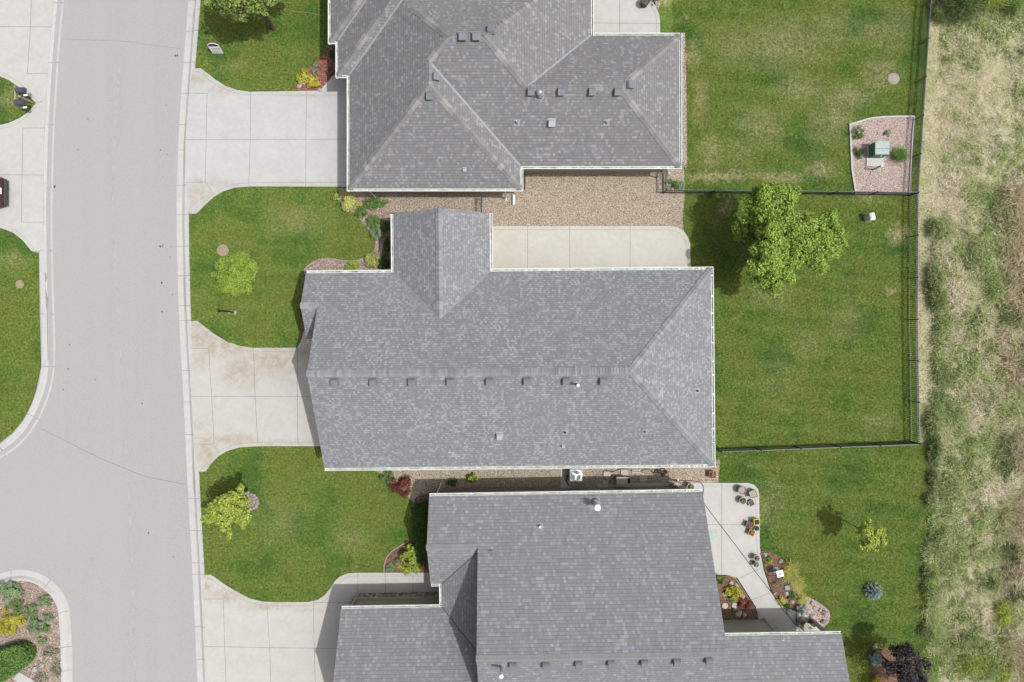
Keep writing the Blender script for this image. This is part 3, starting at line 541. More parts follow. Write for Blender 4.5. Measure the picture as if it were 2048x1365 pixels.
bed([(688, 392), (740, 395), (790, 424), (800, 560), (725, 560), (612, 560), (608, 541), (614, 534), (626, 524), (645, 518), (668, 518), (690, 523), (715, 522), (737, 514), (750, 501), (753, 486), (742, 463), (724, 442), (704, 422), (684, 406)], 'soil', 'pebp', 150, (0.015, 0.035), z=0.03)
bed([(612, 560), (606, 555), (604, 610), (606, 640), (602, 668), (594, 697), (606, 697), (614, 670), (640, 640), (640, 560)], 'mulch', z=0.024)
bed([(730, 920), (1440, 920), (1436, 966), (1400, 967), (1300, 968), (1290, 990), (858, 990), (835, 1012), (822, 1000), (800, 976), (770, 952)], 'gravel', 'peb', sm=0, vis=[(735, 938), (1436, 935), (1436, 965), (1300, 967), (1196, 967), (1190, 975), (860, 975), (838, 1004), (820, 998), (800, 976), (768, 950)])
bed([(825, 1000), (846, 985), (900, 1000), (900, 1148), (768, 1148), (769, 1125), (777, 1108), (795, 1095), (815, 1083), (829, 1073), (834, 1045), (836, 1020)], 'mulch', z=0.03)
bed([(668, -60), (720, -60), (720, 150), (668, 152), (655, 165), (641, 183), (589, 183), (592, 172), (598, 157), (615, 140), (640, 118), (655, 100), (657, 40)], 'mulch_red', z=0.03)
TB = [(1699, 250), (1740, 238), (1828, 234), (1822, 300), (1815, 391), (1711, 391), (1703, 340)]
bed(TB, 'gravelp', 'pebp', 480, sm=0, z=0.02)
m = MB(); m.sweep(PX([(1711, 390), (1703, 340), (1699, 250), (1740, 238), (1770, 235), (1828, 234), (1824, 275), (1818, 391)]), [(-.05, -.03), (-.05, .1), (.05, .1), (.05, -.03)], 0, True); struct(m.build('bed_edging', 'curb'))
bed([(1432, 1150), (1456, 1152), (1472, 1159), (1486, 1180), (1514, 1222), (1518, 1246), (1448, 1260), (1430, 1260)], 'mulch', z=0.05, sm=0)
bed([(1519, 1100), (1540, 1103), (1570, 1120), (1580, 1142), (1592, 1165), (1600, 1188), (1620, 1205), (1620, 1230), (1592, 1220), (1562, 1210), (1545, 1188), (1530, 1145), (1523, 1112)], 'mulch', z=0.05)
bed([(1598, 1188), (1622, 1196), (1648, 1212), (1660, 1226), (1658, 1244), (1645, 1256), (1630, 1250), (1612, 1228), (1596, 1212)], 'gravelp', 'pebp', 330, z=0.06)
bed([(1362, 66), (1370, 66), (1373, 200), (1374, 335), (1360, 335)], 'gravelp', 'pebp', 200, sm=0)
bed([(1300, -30), (1326, -30), (1320, 8), (1316, 20), (1310, 10)], 'gravelp', 'pebp', 250, sm=0)
bed([(0, 1167), (29, 1158), (46, 1161), (65, 1167), (88, 1177), (103, 1194), (114, 1213), (117, 1230), (119, 1268), (121, 1302), (123, 1337), (123, 1420), (123, 1800), (-200, 1800), (-200, 1240)], 'soil', 'pebp', 60, (0.015, 0.05), sm=0, z=0.02)
bed([(1748, 1320), (1765, 1296), (1790, 1290), (1806, 1320), (1800, 1400), (1745, 1400), (1745, 1345)], 'mulch', z=0.02)
bed([(486, 996), (498, 986), (512, 990), (520, 1003), (514, 1015), (500, 1019), (488, 1010)], 'soil', z=0.02)
# edging strips round the beds beside the lawns
m = MB()
for l in ([(684, 406), (704, 422), (724, 442), (742, 463), (753, 486), (750, 501), (737, 514), (715, 522), (690, 523), (668, 518), (645, 518), (626, 524), (614, 534), (608, 541)], [(770, 952), (800, 976), (822, 999)], [(816, 1083), (795, 1095), (777, 1108), (769, 1125), (768, 1146)]):
    m.sweep(smooth_path(PX(l), 2), [(-.035, -.02), (-.03, .055), (.03, .055), (.035, -.02)], 0, True)
struct(m.build('bed_edging', 'lid'))
# short grass standing on the lawns
FOOT = []
def turf(polys, holes, dens):
    P = np.concatenate([sample(PX(p), dens, holes=holes) for p in polys]); n = len(P)
    a = RNG.uniform(0, 2 * pi, n); L = RNG.uniform(.035, .085, n); w = RNG.uniform(.012, .03, n); d = np.stack([np.cos(a), np.sin(a)], 1); s = np.stack([-d[:, 1], d[:, 0]], 1)
    z = np.full(n, 0.002)
    A = np.c_[P - s * w[:, None], z]; B = np.c_[P + s * w[:, None], z]; C = np.c_[P + d * L[:, None] * .9, z + L * .7]
    o = npmesh('grass', np.stack([A, B, C], 1).reshape(-1, 3), np.arange(n * 3).reshape(n, 3), 'lawn'); o['kind'] = 'stuff'
def px_rect(a, b, c, d): return PX([(a, b), (c, b), (c, d), (a, d)])
HH = [px_rect(690, -300, 1345, 372), px_rect(640, 560, 1405, 925), px_rect(880, 985, 1390, 1400)]
turf([L1, L2, L3, LA, LB], HH + BEDS, 650)
turf([L4, L5], HH + BEDS, 520)
# ------------------------------------------------------------------ wild field east of the fence
gx, gy = np.arange(-1.2, 38, .3), np.arange(-42, 42, .3); XX, YY = np.meshgrid(gx + 23.6, gy); FP = np.stack([XX.ravel(), YY.ravel()], 1)
def field_h(P):
    e = np.clip((P[:, 0] - 24.6) / 2.0, 0, 1); return (-0.03 + e * (vnoise(P, .9, 1) * .22 + vnoise(P, .35, 2) * .35 + vnoise(P, 2.4, 3) * .08 - .15) - (1 - e) * .06)
FZ = field_h(FP); nx, ny = len(gx), len(gy); idx = np.arange(nx * ny).reshape(ny, nx)
F = np.stack([idx[:-1, :-1], idx[:-1, 1:], idx[1:, 1:], idx[1:, :-1]], -1).reshape(-1, 4)
fo = npmesh('field', np.c_[FP, FZ], F, 'ground'); fo['kind'] = 'structure'; fo.data.polygons.foreach_set('use_smooth', [True] * len(F))
def to_px(P): return P[:, 0] / S + CX, CY - P[:, 1] / S
def wild():
    xs = []
    T = np.concatenate([RNG.uniform((23.3, -22), (33, 22), (17000, 2)), RNG.uniform((33, -30), (44, 30), (2500, 2)), RNG.uniform((23.3, -30), (33, -22), (1200, 2)), RNG.uniform((23.3, 22), (33, 30), (1000, 2))])
    px, py = to_px(T); edge = np.interp(py, [-200, 0, 380, 430, 560, 700, 830, 900, 1000, 1100, 1400], [1905, 1885, 1885, 1885, 1862, 1868, 1872, 1862, 1862, 1852, 1850])
    keep = px > edge + (vnoise(T, .8, 21) - .5) * 18; T, px, py, edge = T[keep], px[keep], py[keep], edge[keep]
    dens = vnoise(T, .8, 5); gz = vnoise(T, .45, 6); tn = vnoise(T, 1.3, 8); fn = vnoise(T, 3.2, 9)
    short = np.clip(1 - np.abs(py - 210) / 190, 0, 1) ** .5 * (px < 2030)
    rim = np.exp(-((px - edge - 8) / 10) ** 2) * (py > 410) * (vnoise(T, .7, 14) > .38)
    hgt = .10 + .34 * dens ** 2 + .42 * np.clip((px - 1985) / 40, 0, 1) * (py > 380) + .34 * rim + .25 * (fn > .72)
    hgt *= (1 - .68 * short); hgt *= RNG.uniform(.7, 1.25, len(T))
    green = gz * .55 + .155 + .34 * rim + (tn - .5) * .85 + (fn - .5) * .6 - .12 * short + .25 * (py < 70) - .14 * np.clip((px - 1990) / 30, 0, 1) + .10 * (py > 1000) * (px > 1890)
    k = 17; n = len(T)
    B = np.repeat(T, k, 0) + RNG.normal(size=(n * k, 2)) * np.repeat(.06 + .14 * hgt, k)[:, None]
    h = np.repeat(hgt, k) * RNG.uniform(.45, 1.15, n * k); lean = RNG.uniform(.25, 1.0, n * k); w = RNG.uniform(.012, .030, n * k)
    g = np.repeat(green, k) + RNG.normal(size=n * k) * .14
    tan1, tan2, ol, gr, dg = [np.array(c) for c in ((.76, .71, .57), (.60, .53, .39), (.50, .51, .25), (.30, .39, .14), (.13, .20, .06))]
    f = np.clip((g - .2) / .5, 0, 1)[:, None]; m = RNG.random(n * k)[:, None]
    base = tan1 * m + tan2 * (1 - m); ax = np.clip(f * 2, 0, 1); bx = np.clip(f * 2 - 1, 0, 1)
    top = gr * (1 - .4 * m) + dg * .4 * m; col = (base * (1 - ax) + ol * ax) * (1 - bx) + top * bx
    br_ = np.repeat(np.clip((px - 1975) / 45, 0, 1) * (py > 380) * (vnoise(T, .6, 17) > .3), k)[:, None]; col = col * (1 - br_ * .6) + np.array([.46, .36, .24]) * (.6 + .6 * m) * br_ * .6
    pocket = np.repeat(np.clip((vnoise(T, 1.0, 19) - .62) / .12, 0, 1) * (1 - .6 * short), k)[:, None]; pk = .7 * pocket * (RNG.random((n * k, 1)) < .75); col = col * (1 - pk) + np.array([.13, .18, .065]) * pk   # shaded gaps between tufts, painted into the blades as dark olive
    ang = vnoise(T, .35, 11) * 4 * pi; db = np.repeat(np.stack([np.cos(ang), np.sin(ang)], 1), k, 0) * .35
    z = field_h(B)
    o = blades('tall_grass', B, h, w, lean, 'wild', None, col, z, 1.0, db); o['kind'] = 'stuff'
    # low broad-leaved weeds between the grass
    ok = np.repeat((green + RNG.normal(size=n) * .12 > .42) & (short < .75), 7); Q = (np.repeat(T, 7, 0) + RNG.normal(size=(n * 7, 2)) * .11)[ok]; n2 = len(Q); hz_ = field_h(Q) + RNG.uniform(.02, .22, n2) * np.repeat(.5 + hgt, 7)[ok]
    X = np.c_[Q, hz_]; N = RNG.normal(size=(n2, 3)) * .6; N[:, 2] = 1; N /= np.linalg.norm(N, axis=1)[:, None]; tt = np.cross(N, RNG.normal(size=(n2, 3))); tt /= np.linalg.norm(tt, axis=1)[:, None]; ss = np.cross(N, tt); L = RNG.uniform(.025, .065, (n2, 1))
    V = np.stack([X - tt * L, X + ss * L * .5, X + tt * L, X - ss * L * .5], 1); mm_ = RNG.random((n2, 1)); C = np.array([.20, .29, .10]) * mm_ + np.array([.45, .48, .24]) * (1 - mm_)
    o = npmesh('weeds', V.reshape(-1, 3), np.arange(n2 * 4).reshape(n2, 4), 'wild', None, np.repeat(np.c_[C, np.ones(n2)], 4, 0)); o['kind'] = 'stuff'
    # thin short growth between fence and tall grass, and at the foot of the fence
    T = np.concatenate([RNG.uniform((22.6, -22), (27.5, 22), (26000, 2))]); px, py = to_px(T); edge = np.interp(py, [0, 400, 560, 900, 1400], [1930, 1900, 1866, 1864, 1850])
    fx = np.interp(py, [-100, 15, 391, 883, 900, 1000], [1850, 1842, 1817, 1821, 1840, 1852]); keep = (px > fx + 1) & (px < edge + 40) & ((py < 1000) | (px > 1852)); T = T[keep]; px, py = to_px(T)
    q = vnoise(T, .9, 31) * .7 + vnoise(T, 3.0, 32) * .5 + np.clip((fx[keep] + 26 - px) / 30, -.25, .35); n = len(T); f = np.clip((q - .45) / .4, 0, 1)[:, None] * (.4 + .6 * RNG.random((n, 1)))
    col = np.array([.56, .49, .35]) * (1 - f) + np.array([.26, .29, .08]) * f
    o = blades('short_grass', T, RNG.uniform(.05, .13, n), RNG.uniform(.015, .04, n), RNG.uniform(.5, 1.2, n), 'wild', None, col, field_h(T), 1.0, None, 5); o['kind'] = 'stuff'
wild()
# ------------------------------------------------------------------ houses
def clip(poly, a, b, c):
    """keep a*x+b*y+c >= 0"""
    out = []; n = len(poly)
    for i in range(n):
        p, q = poly[i], poly[(i + 1) % n]; fp = a * p[0] + b * p[1] + c; fq = a * q[0] + b * q[1] + c
        if fp >= -1e-9: out.append(p)
        if (fp > 1e-9 and fq < -1e-9) or (fp < -1e-9 and fq > 1e-9):
            t = fp / (fp - fq); out.append((p[0] + (q[0] - p[0]) * t, p[1] + (q[1] - p[1]) * t))
    return out
def area(p): return 0.5 * sum(a[0] * b[1] - b[0] * a[1] for a, b in zip(p, p[1:] + p[:1])) if len(p) > 2 else 0
ZE = 2.7
class Mass:
    def __init__(s, x0, x1, y0, y1, p, sides, gables='', pe=None):
        s.fp = (x0, x1, y0, y1); s.gab = gables; s.pl = []
        for d in sides:
            q = pe.get(d, p) if pe else p
            s.pl.append({'W': (q, 0, ZE - q * x0), 'E': (-q, 0, ZE + q * x1), 'S': (0, q, ZE - q * y0), 'N': (0, -q, ZE + q * y1)}[d])
    def rect(s, ins=0.0):
        x0, x1, y0, y1 = s.fp; return (x0 + ins * ('W' in s.gab), x1 - ins * ('E' in s.gab), y0 + ins * ('S' in s.gab), y1 - ins * ('N' in s.gab))
    def z(s, x, y): return min(a * x + b * y + c for a, b, c in s.pl)
class House:
    def __init__(s, masses, rot): s.m = masses; s.a = radians(rot); s.R = Matrix.Rotation(s.a, 3, 'Z')
    def h(s, x, y, tol=0.03):
        zs = [m.z(x, y) for m in s.m if m.fp[0] - tol <= x <= m.fp[1] + tol and m.fp[2] - tol <= y <= m.fp[3] + tol]
        return max(zs) if zs else ZE
    def loc(s, px, py, z=None):
        zz = 4.0 if z is None else z
        for _ in range(8):
            x, y = G(px, py, zz); l = s.R.transposed() @ Vector((x, y, 0))
            if z is not None: break
            zz = s.h(l.x, l.y, 0.6)
        return Vector((l.x, l.y, zz))
    def normal(s, x, y):
        e = 0.04; return Vector((-(s.h(x + e, y) - s.h(x - e, y)) / (2 * e), -(s.h(x, y + e) - s.h(x, y - e)) / (2 * e), 1)).normalized()
    def faces(s):
        out = []
        for i, m in enumerate(s.m):
            for j, (a, b, c) in enumerate(m.pl):
                x0, x1, y0, y1 = m.fp; ps = [[(x0, y0), (x1, y0), (x1, y1), (x0, y1)]]
                for k, (a2, b2, c2) in enumerate(m.pl):
                    if k != j: ps = [clip(p, a2 - a, b2 - b, c2 - c) for p in ps]
                ps = [p for p in ps if area(p) > 1e-4]
                for n, o in enumerate(s.m):
                    if n == i: continue
                    cop = [k for k, q in enumerate(o.pl) if abs(q[0] - a) + abs(q[1] - b) + abs(q[2] - c) < 1e-6]
                    if cop and n > i: continue
                    X0, X1, Y0, Y1 = o.rect(0.0 if cop else 0.42)
                    hp = [(1, 0, -X0), (-1, 0, X1), (0, 1, -Y0), (0, -1, Y1)] + [(q[0] - a, q[1] - b, q[2] - c) for k, q in enumerate(o.pl) if k not in cop]
                    new = []
                    for p in ps:
                        rest = p
                        for (u, v, w) in hp:
                            outp = clip(rest, -u, -v, -w)
                            if area(outp) > 1e-4: new.append(outp)
                            rest = clip(rest, u, v, w)
                            if area(rest) < 1e-4: rest = []; break
                    ps = new
                out += [(p, (a, b, c)) for p in ps]
        return out
GUT = [(0, 0.0), (0, -.115), (.125, -.115), (.135, .015), (.112, .015), (.106, -.098), (.018, -.098), (.018, 0.0)]
def make_house(hs, name, label, mats, gutters, walls, caps, valleys, extra_walls=(), cap_len=0.14, cap_w=0.16, val=('valley', .06), lift=.070):
    root = thing(name, (0, 0, 0), label, 'house', 'detached houses along the street', hs.a)
    sh, cap, sid = mats
    rf = MB(); uvs = []
    for p, (a, b, c) in hs.faces():
        n = len(p); up = Vector((-a, -b, 1)).normalized(); u = Vector((0, 0, 1)).cross(up).normalized(); v = up.cross(u)
        top = [Vector((x, y, a * x + b * y + c)) for x, y in p]; bot = [q - Vector((0, 0, .17)) for q in top]
        rf.add(top, [tuple(range(n))], 0); uvs.append([(q.dot(u), q.dot(v)) for q in top])
        rf.add(top + bot, [(i, i + n, (i + 1) % n + n, (i + 1) % n) for i in range(n)] + [tuple(range(2 * n - 1, n - 1, -1))], 1); uvs += [None] * (n + 1)
    roof = rf.build('roof', [sh, 'fascia'], root); uvl = roof.data.uv_layers.new(name='UVMap')
    for poly, uv in zip(roof.data.polygons, uvs):
        if uv:
            for li, t in zip(poly.loop_indices, uv): uvl.data[li].uv = t
    for (A, B, out) in gutters:
        g = MB(); A, B = Vector((A[0], A[1], 0)), Vector((B[0], B[1], 0)); t = (B - A).normalized(); q = Vector((t.y, -t.x, 0)) * out; vs = []
        for P in (A, B): vs += [P + q * o + Vector((0, 0, ZE - .02 + z)) for o, z in GUT]
        k = len(GUT); fs = [(j, (j + 1) % k, k + (j + 1) % k, k + j) for j in range(k)] + [tuple(range(k)), tuple(range(2 * k - 1, k - 1, -1))]
        if out > 0: fs = [f[::-1] for f in fs]
        g.add(vs, fs, 0); L = (B - A).length; d = .45; rr = random.Random(int(A.x * 97 + A.y * 31))
        while d < L - .2:
            P = A + t * d; g.box(P + q * .062 + Vector((0, 0, ZE - .015)), (.016, .10, .006), math.atan2(t.y, t.x), 1); d += rr.uniform(.65, 1.1)
        ln = MB(); gu = g.build('gutter', ['white', 'galv'], root)
        bm_ = MB(); vs = []   # water-stained inside of the trough
        for P in (A + t * .03, B - t * .03): vs += [P + q * o + Vector((0, 0, ZE - .115)) for o in (.02, .105)]
        bm_.add(vs, [(0, 1, 3, 2)] if out > 0 else [(0, 2, 3, 1)]); bm_.build('gutter_floor', 'trough', gu)
    for wp, hf, z0 in [(walls, hs.h, -.05)] + list(extra_walls):
        w = MB(); n = len(wp); closed = hf is hs.h and z0 < 0 or len(wp) > 5
        vs = [(x, y, z0) for x, y in wp] + [(x, y, hf(x, y) - .165) for x, y in wp]
        rng = range(n) if z0 < 0 else range(n - 1)
        w.add(vs, [(i, (i + 1) % n, (i + 1) % n + n, i + n) for i in rng]); w.build('wall', sid, root)
    for A, B in caps:
        cb = MB(); B, A = Vector((A[0], A[1], 0)), Vector((B[0], B[1], 0)); t = (B - A).normalized(); q = Vector((-t.y, t.x, 0)); L = (B - A).length; k = max(1, int(L / cap_len))
        ns = [hs.h((A + t * L * .5 + q * s).x, (A + t * L * .5 + q * s).y) - hs.h((A + t * L * .5).x, (A + t * L * .5).y) for s in (-.3, .3)]
        za = hs.h(A.x, A.y); zb = hs.h(B.x, B.y); sl = [min(0, x) / .3 for x in ns]; rr = random.Random(int(L * 1000))
        for i in range(k):
            s0, s1 = L * i / k, L * (i + 1) / k + .03; ww = cap_w * rr.uniform(.93, 1.05); vs = []
            for s, lift in ((s0, .015), (s1, lift)):
                zc = za + (zb - za) * s / L + lift
                for f, sv in ((-1, sl[0]), (-.35, sl[0]), (0, 0), (.35, sl[1]), (1, sl[1])):
                    P = A + t * s + q * ww * f; vs.append((P.x, P.y, zc + ww * abs(f) * sv + (.010 if abs(f) < .3 else 0)))
            for j in range(5): vs.append((vs[5 + j][0], vs[5 + j][1], vs[5 + j][2] - .055))
            cb.add(vs, [(j, 5 + j, 6 + j, j + 1) for j in range(4)] + [(5 + j, 10 + j, 11 + j, 6 + j) for j in range(4)])
        cb.build('ridge_cap', cap, roof)
    for A, B in valleys:
        vb = MB(); A, B = Vector((A[0], A[1], 0)), Vector((B[0], B[1], 0)); t = (B - A).normalized(); q = Vector((-t.y, t.x, 0)); L = (B - A).length; vs = []
        for s in (0.05, L - .05):
            for o in (-val[1], -.02, -.012, .012, .02, val[1]):
                P = A + t * s + q * o; zc = hs.h(P.x, P.y) + .012 + (.018 if abs(o) < .015 else 0); vs.append((P.x, P.y, zc))
        vb.add(vs, [(j, j + 1, 7 + j, 6 + j) for j in range(5)]); vb.build('valley_flashing', val[0], roof)
    return root, roof
M['trough'] = simple('gutter_stained', (0.30, 0.34, 0.30, 1), 0.6, 0, 0.6, 4.0)
def on_roof(hs, px, py):
    P = hs.loc(px, py); n = hs.normal(P.x, P.y); u = Vector((0, 0, 1)).cross(n).normalized() if n.z < .999 else Vector((1, 0, 0)); v = n.cross(u)
    return P, Matrix((u, v, n)).transposed()
def box_vent(hs, roof, px, py, w=.36, mat='vent', hgt=.25):
    P, R = on_roof(hs, px, py); m = MB()
    def q(x, y, z): return P + R @ Vector((x * w, y * w, z))
    m.add([q(*p) for p in [(-.62, -.55, .012), (.62, -.55, .012), (.62, .68, .012), (-.62, .68, .012)]], [(0, 1, 2, 3)])
    s = [(-.5, -.5), (.5, -.5), (.5, .42), (-.5, .42)]
    pr = [(-.5, .72 * hgt), (-.44, hgt), (.40, hgt * .88), (.5, hgt * .5)]
    vs = []
    for y, z in pr: vs += [q(-.46, y, .0), q(-.5, y, z - .02), q(-.44, y, z), q(.44, y, z), q(.5, y, z - .02), q(.46, y, .0)]
    fs = [(6 * i + j, 6 * i + j + 1, 6 * i + 7 + j, 6 * i + 6 + j) for i in range(3) for j in range(5)]
    fs += [(0, 1, 2, 3, 4, 5)[::-1], (18, 19, 20, 21, 22, 23)]
    m.add(vs, fs); return m.build('roof_vent', mat, roof)
def pipe(hs, roof, px, py, r, hgt, mat, cap=None, base=True, lean=(0, 0)):
    P, R = on_roof(hs, px, py); m = MB()
    if base:
        e = max(.16, r * 2.1); m.add([P + R @ Vector(v) for v in [(-e, -e, .014), (e, -e, .014), (e, e * 1.2, .014), (-e, e * 1.2, .014)]], [(0, 1, 2, 3)], 1)
        m.lathe(P, [(r * 1.8, -.03), (r * 1.3, .07), (r * 1.02, .10)], 12, 1)
    m.lathe(P, [(r, -.05), (r, hgt), (r * .8, hgt), (r * .8, hgt - .05), (0, hgt - .06)], 12, 0)
    if cap == 'flat': m.lathe(P, [(r * 1.2, hgt + .02), (r * 1.35, hgt + .04), (r * 1.3, hgt + .10), (r * .9, hgt + .13), (0, hgt + .14)], 14, 2)
    if cap == 'dome': m.lathe(P, [(r * 1.1, hgt), (r * 1.45, hgt + .05), (r * 1.55, hgt + .14), (r * 1.3, hgt + .25), (r * .7, hgt + .32), (0, hgt + .34)], 16, 2)
    o = m.build('vent_pipe', [mat, 'valley', 'white' if cap == 'flat' else 'galv'], roof, True)
    return o

p = .57
h1 = House([Mass(-8.63, 4.2, 8.89, 19.95, p, 'WESN'), Mass(-8.63, .46, 7.70, 14.6, p, 'WES'), Mass(-2, 8.89, 8.89, 15.83, p, 'SNE'), Mass(-9.23, -4, 13.72, 20.6, p, 'WSN'), Mass(-9.63, -4, 15.52, 20.6, p, 'WSN')], 0)
g1 = [((-9.63, 20.6), (-9.63, 15.52 - .13), 1), ((-9.63, 15.52), (-9.23 - .13, 15.52), 1), ((-9.23, 15.52 - .0), (-9.23, 13.72 - .13), 1), ((-9.23, 13.72), (-8.63 - .13, 13.72), 1), ((-8.63, 13.72), (-8.63, 7.70 - .13), 1), ((-8.63, 7.70), (.46 + .13, 7.70), 1),
      ((.46, 7.70), (.46, 8.89 - .13), 1), ((.46, 8.89), (8.89 + .13, 8.89), 1), ((8.89, 8.89), (8.89, 15.83 + .13), 1), ((8.89, 15.83), (4.2 + .13, 15.83), 1), ((4.2, 15.83), (4.2, 20.0), 1)]
w1 = [(-9.3, 20.3), (-9.3, 15.82), (-8.93, 15.82), (-8.93, 14.0), (-8.33, 14.0), (-8.33, 8.0), (.16, 8.0), (.16, 9.19), (8.59, 9.19), (8.59, 15.53), (3.9, 15.53), (3.9, 19.65), (-3, 19.65), (-3, 20.3)]
c1 = [((-8.63, 7.7), (-4.085, 12.245)), ((.46, 7.7), (-4.085, 12.245)), ((-4.085, 12.2), (-4.085, 13.435)), ((-4.085, 13.435), (-3.1, 14.42)), ((-3.15, 14.42), (-1.28, 14.42)), ((-3.1, 14.42), (-4.9, 16.2)), ((-1.33, 14.42), (4.2, 19.95)), ((.70, 12.39), (-1.33, 14.42)), ((.73, 12.36), (5.42, 12.36)),
      ((8.89, 8.89), (5.42, 12.36)), ((8.89, 15.83), (5.42, 12.36)), ((-9.23, 13.72), (-6.9, 16.05)), ((-9.63, 15.52), (-7.09, 18.06))]
v1 = [((.46, 8.89), (-4.0, 13.35)), ((4.2, 15.83), (.73, 12.36)), ((-8.63, 13.72), (-5.2, 17.15)), ((-9.23, 15.52), (-6.7, 18.05))]
H1, R1 = make_house(h1, 'house', 'house with a many-hipped warm grey roof nearest the yard sign and the green utility box', ('sh1', 'cap1', 'siding'), g1, w1, c1, v1, cap_len=.26, cap_w=.17, val=('valley', .055), lift=.040)
for q in [(925, 74), (952, 74), (982, 62), (870, 156), (860, 191), (1062, 183), (1122, 183), (1184, 183), (1235, 183), (1257, 172)]: box_vent(h1, R1, *q)
box_vent(h1, R1, 1103, 246, .33, 'ventl'); box_vent(h1, R1, 929, 339, .18, 'ventl', .16)
pipe(h1, R1, 1079, 190, .11, .18, 'galv', 'dome'); pipe(h1, R1, 1034, 246, .05, .28, 'ventl'); pipe(h1, R1, 1213, 246, .05, .28, 'ventl')

h2 = House([Mass(-10.02, 10.59, -7.04, 3.32, p, 'NSE', 'W', {'E': .611}), Mass(-10.9, -9.0, -.2, 3.32, p, 'NS', 'W'), Mass(-6.24, -1.12, -.5, 6.42, p, 'WE', 'N')], .55)
g2 = [((-10.88, 3.32), (-6.24 - .13, 3.32), -1), ((-6.24, 3.32 + .0), (-6.24, 6.42), -1), ((-1.12, 6.42), (-1.12, 3.32 + .13), -1), ((-1.12, 3.32), (10.59 + .13, 3.32), -1), ((10.59, 3.32 + .13), (10.59, -7.04 - .13), -1), ((10.59, -7.04), (-10.02, -7.04), -1), ((-10.2, -.2), (-10.88, -.2), -1)]
w2 = [(-10.55, 3.04), (-10.55, 1.56), (-10.55, .08), (-9.7, .08), (-9.7, -1.86), (-9.7, -6.76), (10.31, -6.76), (10.31, 3.04), (-1.4, 3.04), (-1.4, 6.1), (-3.68, 6.1), (-5.96, 6.1), (-5.96, 3.04)]
c2 = [((-10.02, -1.86), (5.65, -1.86)), ((10.59, -7.04), (5.75, -1.86)), ((10.59, 3.32), (5.75, -1.86)), ((-10.88, 1.56), (-9.95, 1.56)), ((-3.68, 6.42), (-3.68, .85))]
v2 = [((-6.24, 3.32), (-3.72, .80)), ((-1.12, 3.32), (-3.64, .80))]
H2, R2 = make_house(h2, 'house', 'middle house with a long blue grey roof, beside the big bushy tree', ('sh2', 'cap2', 'siding2'), g2, w2, c2, v2, [([(-9.7, -.6), (-9.7, .6), (-9.7, 1.56), (-9.7, 2.9)], h2.m[0].z, 2.4)], .135, .17, ('valley_soft', .035), .060)
for q in [(670, 763), (747, 763), (824, 763), (901, 762), (979, 762), (1054, 761), (1132, 761), (1206, 761)]: box_vent(h2, R2, *q)
box_vent(h2, R2, 999, 870, .30, 'ventl'); box_vent(h2, R2, 1126, 891, .15, 'ventl', .16)
pipe(h2, R2, 1153, 769, .06, .62, 'black', 'flat'); pipe(h2, R2, 1130, 865, .045, .26, 'black'); pipe(h2, R2, 1291, 864, .045, .26, 'ventl'); pipe(h2, R2, 1394, 782, .04, .2, 'black')
P, R = on_roof(h2, 1271, 744); m = MB(); m.box(P + R @ Vector((0, 0, .02)), (.36, .30, .02), rot=R); m.build('roof_flashing', 'vent', R2)

p3 = .58
h3 = House([Mass(-1.93, 9.97, -22.2, -8.54, p3, 'NS', 'WE'), Mass(-4.54, -1.3, -13.2, -8.54, p3, 'NS', 'W'), Mass(-3.95, -1.2, -18, -11, p3, 'W', ''), Mass(-9.31, -1.0, -22.1, -14.44, p3, 'NS', 'W'), Mass(9.3, 17.22, -23, -16.21, .38, 'NS', 'E')], .94)
g3 = [((-4.52, -8.54), (9.95, -8.54), -1), ((-4.52, -13.2), (-3.95 - .13, -13.2), 1), ((-3.95, -14.44), (-3.95, -13.2 - .0), -1), ((-9.29, -14.44), (-3.95 - .0, -14.44), -1), ((10.2, -16.21), (17.2, -16.21), -1), ((-9.3, -22.1), (-1.9, -22.1), 1), ((-1.9, -22.2), (9.9, -22.2), 1)]
w3 = [(-4.2, -8.82), (-4.2, -10.87), (-4.2, -12.92), (-3.67, -12.92), (-3.67, -14.72), (-8.96, -14.72), (-8.96, -18.27), (-8.96, -21.8), (-1.58, -21.8), (9.62, -21.9), (9.62, -15.37), (9.62, -8.82)]
c3 = [((-1.93, -15.37), (9.97, -15.37)), ((-4.54, -10.87), (-1.95, -10.87)), ((-9.31, -18.27), (-1.95, -18.27)), ((17.22, -19.605), (10.0, -19.605))]
v3 = [((-3.95, -13.2), (-1.96, -11.21)), ((-3.95, -14.44), (-1.96, -16.43))]
H3, R3 = make_house(h3, 'house', 'house with the shadowed front roof nook and the potted patio behind it', ('sh3', 'cap3', 'siding3'), g3, w3, c3, v3,
    [([(-1.58, -21.9), (-1.58, -15.37), (-1.58, -8.82)], h3.m[0].z, 2.45), ([(9.6, -16.49), (14.1, -16.49), (14.1, -22.7), (9.6, -22.7), (9.6, -19.6), (9.6, -16.6)], h3.m[4].z, -.05)],   .2, .17, ('valley_dark', .03), .024)
for q in [(1026, 1328), (1092, 1328), (1157, 1326), (1222, 1324), (1288, 1323), (1353, 1321), (1417, 1318)]: box_vent(h3, R3, *q, mat='vent', w=.34)
pipe(h3, R3, 1190, 1006, .13, .95, 'galv', 'flat'); pipe(h3, R3, 1080, 1052, .05, .3, 'white'); pipe(h3, R3, 1003, 1333, .08, .9, 'galv', 'flat')

